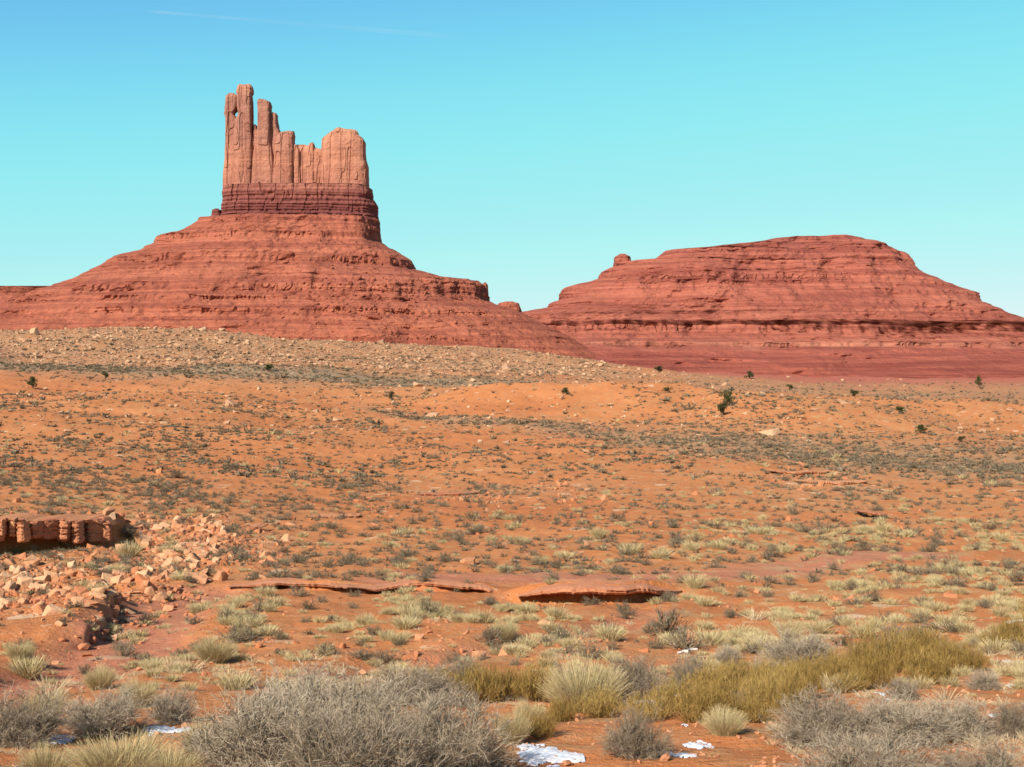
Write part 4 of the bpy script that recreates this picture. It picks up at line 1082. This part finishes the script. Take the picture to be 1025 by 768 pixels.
# ------------------------------------------------------------------ near shrubs, placed one by one
def stand(px, py):
    return hit(px, py)
def near(meshes, name, px, py, wpx, hpx, label, cat, group, k, uw=1.0, uh=0.62, deep=1.0):
    Xs, Ys, z = stand(px, py); s = Ys / F
    m_ = meshes[k % len(meshes)]; sc_ = (wpx * s / uw, wpx * s / uw * deep, hpx * s / uh)
    o = link(name, None if isinstance(m_, tuple) else m_, None, (Xs, Ys, z), k * 2.1, sc_)
    tag(o, label, cat, group)
    if isinstance(m_, tuple):
        link("stems", m_[0], o); link("twigs", m_[1], o)
    return o
GS = "grey sagebrush bushes in front"
for k, (px, py, w, h, lab) in enumerate([
    (262, 772, 170, 92, "large bare grey sagebrush at the left end of the big thicket"),
    (345, 748, 165, 80, "tall grey sagebrush in the centre back of the big thicket"),
    (440, 778, 165, 86, "large grey sagebrush at the right end of the big thicket"),
    (350, 800, 190, 92, "grey sagebrush lowest at the front of the big thicket"),
    (300, 735, 120, 62, "grey sagebrush at the left back of the big thicket"),
    (415, 706, 110, 42, "small brownish sagebrush behind the big thicket"),
    (18, 746, 100, 54, "grey sagebrush at the left edge above a snow patch"),
    (104, 737, 88, 48, "dark round sagebrush between two snow patches"),
    (172, 724, 52, 34, "small dark sagebrush just above the longer snow patch"),
    (636, 758, 66, 50, "round bare sagebrush ball beside the snow patches"),
    (632, 700, 66, 48, "pale grey sagebrush behind the broom bushes at centre"),
    (690, 690, 56, 34, "low pale grey sagebrush right of the centre bushes"),
    (728, 668, 30, 24, "small dark grey sagebrush ball on the sand behind the broom"),
    (800, 668, 86, 34, "wide pale purple-grey sagebrush behind the golden broom"),
    (825, 742, 110, 52, "grey sagebrush at the left of the low row in the lower right"),
    (900, 744, 130, 50, "wide grey sagebrush in the middle of the low row in the lower right"),
    (960, 738, 90, 40, "grey sagebrush at the right of the low row in the lower right"),
    (1018, 738, 50, 36, "dark grey sagebrush at the right edge near a snow patch"),
    (870, 790, 150, 56, "grey sagebrush at the very bottom in the lower right"),
    (990, 800, 150, 54, "grey sagebrush in the bottom right corner"),
    (575, 700, 50, 40, "dark twiggy sagebrush tangled with the tall pale grass bush"),
]): near(SAGE_BIG, "sagebrush", px, py, w, h, lab, "shrub", GS, k)
for k, (px, py, w, h, lab) in enumerate([
    (770, 682, 40, 24, "small grey sagebrush buried in the left part of the broom band"), (868, 668, 44, 24, "pale grey sagebrush poking out behind the middle of the broom band"),
    (905, 700, 36, 20, "low grey sagebrush at the foot of the broom band near the wide row"), (955, 668, 40, 22, "grey sagebrush among broom toward the right end of the band"),
    (745, 712, 36, 22, "little grey sagebrush in front of the first broom of the band"), (985, 690, 34, 20, "grey twiggy sagebrush on the bare sand right of the broom band"),
    (460, 690, 60, 32, "grey sagebrush tucked behind the thicket's golden broom")]): near(SAGE_BIG, "sagebrush", px, py, w, h, lab, "shrub", GS, k + 1)
GT = "pale grass bushes in front"
for k, (px, py, w, h, lab) in enumerate([
    (120, 782, 100, 48, "yellow-green grass bush in the lower left below the snow"),
    (48, 780, 60, 34, "brownish yellow grass tuft in the bottom left corner"),
    (168, 784, 70, 34, "pale grass clump between the yellow bush and the thicket"),
    (45, 724, 46, 34, "yellow-green tuft between the left sagebrushes"),
    (138, 708, 40, 30, "yellow-green tuft behind the dark round sagebrush"),
    (585, 712, 84, 52, "tall pale green grass bush leaning right at centre"),
    (512, 745, 40, 34, "pale straw tuft at the right foot of the thicket"),
    (210, 760, 60, 40, "pale straw grass at the left foot of the thicket"),
    (725, 735, 46, 26, "bleached straw tuft before the broom band"),
    (505, 640, 30, 20, "round pale grass clump on the bank beside red rocks"),
    (215, 663, 44, 26, "grey-green grass clump near the wash below the slope"),
    (100, 690, 34, 24, "pale grass clump at the near edge of the sandy wash"),
    (20, 662, 30, 20, "pale grass clump on the left bank of the wash"),
    (530, 728, 34, 28, "dry tuft on orange sand beside the thicket"),
]): near(TUS_BIG, "grass_bush", px, py, w, h, lab, "grass bush", GT, k)
GB = "olive gold broom bushes"
rng = np.random.default_rng(99)
spots = [(478, 704, 44, 40), (505, 700, 40, 32), (535, 702, 50, 36), (560, 722, 36, 22), (540, 738, 40, 24), (600, 718, 44, 28), (648, 722, 44, 26), (675, 712, 40, 30), (702, 722, 52, 38), (440, 694, 36, 24)]
lab_b = ["golden broom bush at the right shoulder of the thicket", "golden broom bush second along from the thicket", "taller golden broom bush touching the pale green grass bush",
         "short golden broom at the foot of the pale green grass bush", "lone round golden broom on orange sand above the snow", "golden broom in front of the pale grass bush's right side", "low golden broom left of the snow speckles",
         "golden broom under the pale grey sagebrush", "full golden broom at the start of the long band", "small golden broom behind the thicket"]
for k, (px, py, w, h) in enumerate(spots): near(BROOM, "broom_shrub", px, py, w, h, lab_b[k], "shrub", GB, k, 0.9, 0.72)
n = 0
for row, (y0s, cnt) in enumerate([((700, 690, 684, 676, 660, 640), 15), ((718, 706, 698, 690, 676, 652), 15), ((728, 716, 708, 706, 694, 668), 13)]):
    for q in range(cnt):
        px = 715 + (q + rng.uniform(-0.3, 0.3)) / (cnt - 1) * 325
        py = np.interp(px, [700, 780, 830, 880, 950, 1040], y0s) + rng.uniform(-4, 4)
        if row == 2 and (rng.uniform() < 0.5 or px > 985): continue
        if rng.uniform() < 0.20: continue
        pos_w = "back" if row == 0 else "middle" if row == 1 else "front"
        seg = "left" if px < 820 else "centre" if px < 930 else "right"
        near(BROOM, "broom_shrub", px, py, rng.uniform(26, 52), rng.uniform(18, 44), f"olive gold broom bush in the {pos_w} row at the {seg} of the long band", "shrub", GB, n, 0.9, 0.72); n += 1

# bleached fallen branches
def branch_obj(px, py, wpx, seed, label):
    Xs, Ys, z = stand(px, py); s = Ys / F; rng = np.random.default_rng(seed); L = wpx * s
    t = np.linspace(-0.5, 0.5, 7); c = np.stack([t * L, rng.normal(0, 0.04, 7) + t * 0.3, 0.05 + 0.03 * rng.uniform(0, 1, 7)], -1); V = []; Q = []
    an = np.arange(6) * np.pi / 3
    for i in range(7): V.append(np.stack([np.full(6, c[i, 0]), c[i, 1] + 0.035 * (1.2 - abs(t[i])) * np.cos(an), c[i, 2] + 0.035 * (1.2 - abs(t[i])) * np.sin(an)], -1))
    me = mesh_data("fallen_branch", np.vstack(V), grid_faces(7, 6, wrap=True), M_WOOD, {"tint": np.full(42, 0.5)})
    tag(link("fallen_branch", me, None, (Xs, Ys, z)), label, "branch")
M_WOOD = plant_material("bleached_wood", (0.4, 0.33, 0.27), (0.5, 0.43, 0.36), (0.58, 0.5, 0.43))
branch_obj(758, 651, 26, 1, "bleached fallen branch on sand behind the golden broom")
branch_obj(688, 655, 22, 2, "grey fallen stick lying on the sand left of the small dark sagebrush")
branch_obj(1015, 625, 20, 3, "pale fallen stick above the end of the broom band")

# ------------------------------------------------------------------ snow
m, t, b = new_mat("old_snow", 0.6, 0.3); nn = N(t)
t.links.new(nn.mix(nn.rng(nn.noise(nn.pos(), 9.0, 5), 0.5, 0.75), (0.72, 0.71, 0.71), (0.55, 0.42, 0.34)), b.inputs["Base Color"])
t.links.new(nn.bump(nn.noise(nn.pos(), 12.0, 4), 0.4, 0.03), b.inputs["Normal"])
M_SNOW = m
def snow(px, py, wpx, hpx, seed, label):
    X0, Y0, _ = [[q] for q in hit(px, py)]; Ya = [hit(px, py - hpx / 2)[1]]; Yb = [hit(px, py + hpx / 2)[1]]
    rx = wpx / 2 * float(Y0[0]) / F * 1.15; ry = max((float(Ya[0]) - float(Yb[0])) / 2, 0.05) * 1.2
    nx, ny = int(np.clip(rx / 0.012, 24, 90)), int(np.clip(ry / 0.02, 14, 60))
    U, W = np.meshgrid(np.linspace(-1, 1, nx), np.linspace(-1, 1, ny))
    val = 1 - (U ** 2 + W ** 2) ** 0.8 + 0.75 * fbm(U * rx / 0.16 + seed, W * ry / 0.22, seed=seed, octaves=4, gain=0.6)
    val -= 0.30
    xs = U * rx + float(X0[0]); ys = W * ry + float(Y0[0])
    th = np.clip(val, -0.2, 0.6) * 0.045 * min(1, 0.5 + rx) + 0.008 * fbm(xs / 0.03, ys / 0.05, seed=seed + 1, octaves=2)
    V = np.stack([xs, ys, ground_z(xs, ys) + th + 0.004], -1).reshape(-1, 3)
    Q = grid_faces(ny, nx); keep = (val.reshape(-1)[Q] > 0).sum(1) >= 2; Q = Q[keep]
    used = np.unique(Q); remap = np.zeros(len(V), int); remap[used] = np.arange(len(used)); V = V[used]; Q = remap[Q]
    c = V.mean(0)
    me = mesh_data("snow_patch", V - c, Q, M_SNOW, None, flat=False)
    tag(link("snow_patch", me, None, tuple(c)), label, "snow patch", "melting snow patches")
for k, (px, py, w, h, lab) in enumerate([
    (51, 741, 36, 7, "small snow patch under the left edge sagebrush"), (171, 732, 46, 6, "long thin snow patch below the small dark sagebrush"),
    (20, 767, 12, 4, "tiny snow scrap in the bottom left corner"),
    (552, 757, 56, 16, "largest snow patch on orange sand right of the thicket"), (532, 748, 26, 7, "ragged snow strip above the largest patch"), (646, 750, 14, 12, "bright snow scrap touching the round sagebrush ball"),
    (694, 747, 36, 8, "flat snow patch right of the round sagebrush ball"), (672, 757, 50, 6, "thin snow strip below the flat patch"), (663, 699, 12, 6, "snow blob at the left start of the broom band"), (680, 697, 10, 5, "snow blob beside the broom band's first bush"),
    (652, 704, 30, 3, "thin snow line behind the round sagebrush"), (820, 684, 22, 8, "bright snow clump inside the broom band"), (766, 690, 10, 8, "snow scrap low in the broom band left of the clump"), (742, 688, 8, 5, "tiny snow scrap in the broom band's left part"),
    (885, 697, 8, 7, "small snow blob at the front of the broom band"), (1014, 664, 14, 4, "snow strip near the right edge by the broom"), (1016, 688, 12, 4, "snow scrap at the right edge below the broom"), (1000, 717, 16, 6, "snow patch beside the dark sagebrush at the right edge"),
    (545, 694, 10, 6, "snow flecks under the taller golden broom"), (688, 727, 12, 4, "snow scrap before the start of the broom band")]):
    snow(px, py, w, h, 900 + k * 3, lab)

# ------------------------------------------------------------------ contrail high overhead
m = bpy.data.materials.new("ice_trail"); m.use_nodes = True; t = m.node_tree; t.nodes.clear(); nn = N(t)
dif = nn.node("ShaderNodeBsdfTranslucent"); dif.inputs[0].default_value = (0.95, 0.95, 0.95, 1); d2 = nn.node("ShaderNodeBsdfDiffuse"); d2.inputs[0].default_value = (0.95, 0.95, 0.95, 1)
mx0 = nn.node("ShaderNodeMixShader"); t.links.new(dif.outputs[0], mx0.inputs[1]); t.links.new(d2.outputs[0], mx0.inputs[2])
tr = nn.node("ShaderNodeBsdfTransparent"); mx = nn.node("ShaderNodeMixShader")
t.links.new(nn.math('MULTIPLY', nn.attr("thin"), nn.rng(nn.noise(nn.pos(), 0.0012, 4), 0.3, 0.7, 0.02, 0.08)), mx.inputs[0])
t.links.new(tr.outputs[0], mx.inputs[1]); t.links.new(mx0.outputs[0], mx.inputs[2])
o_ = nn.node("ShaderNodeOutputMaterial"); t.links.new(mx.outputs[0], o_.inputs[0])
Yc = 22000.0; A = np.array([(145 - 512.5) / F * Yc, Yc, (384 - 11) / F * Yc]); B = np.array([(470 - 512.5) / F * Yc * 1.05, Yc * 1.05, (384 - 38) / F * Yc * 1.05])
k = 60; tt = np.linspace(0, 1, k); C = A + (B - A) * tt[:, None]; rad = 18 + 26 * tt; an = np.arange(12) * np.pi / 6
V = np.stack([C[:, None, 0] + 0 * an[None], C[:, None, 1] + rad[:, None] * np.cos(an)[None], C[:, None, 2] + rad[:, None] * np.sin(an)[None]], -1).reshape(-1, 3) - A
me = mesh_data("contrail", V, grid_faces(k, 12, wrap=True), m, {"thin": np.repeat(smooth(0, 0.05, tt) * (1 - 0.75 * tt) * (1 - smooth(0.85, 1, tt)), 12)}, flat=False)
tag(link("contrail", me, None, tuple(A)), "faint white aircraft trail high in the blue sky", "contrail")
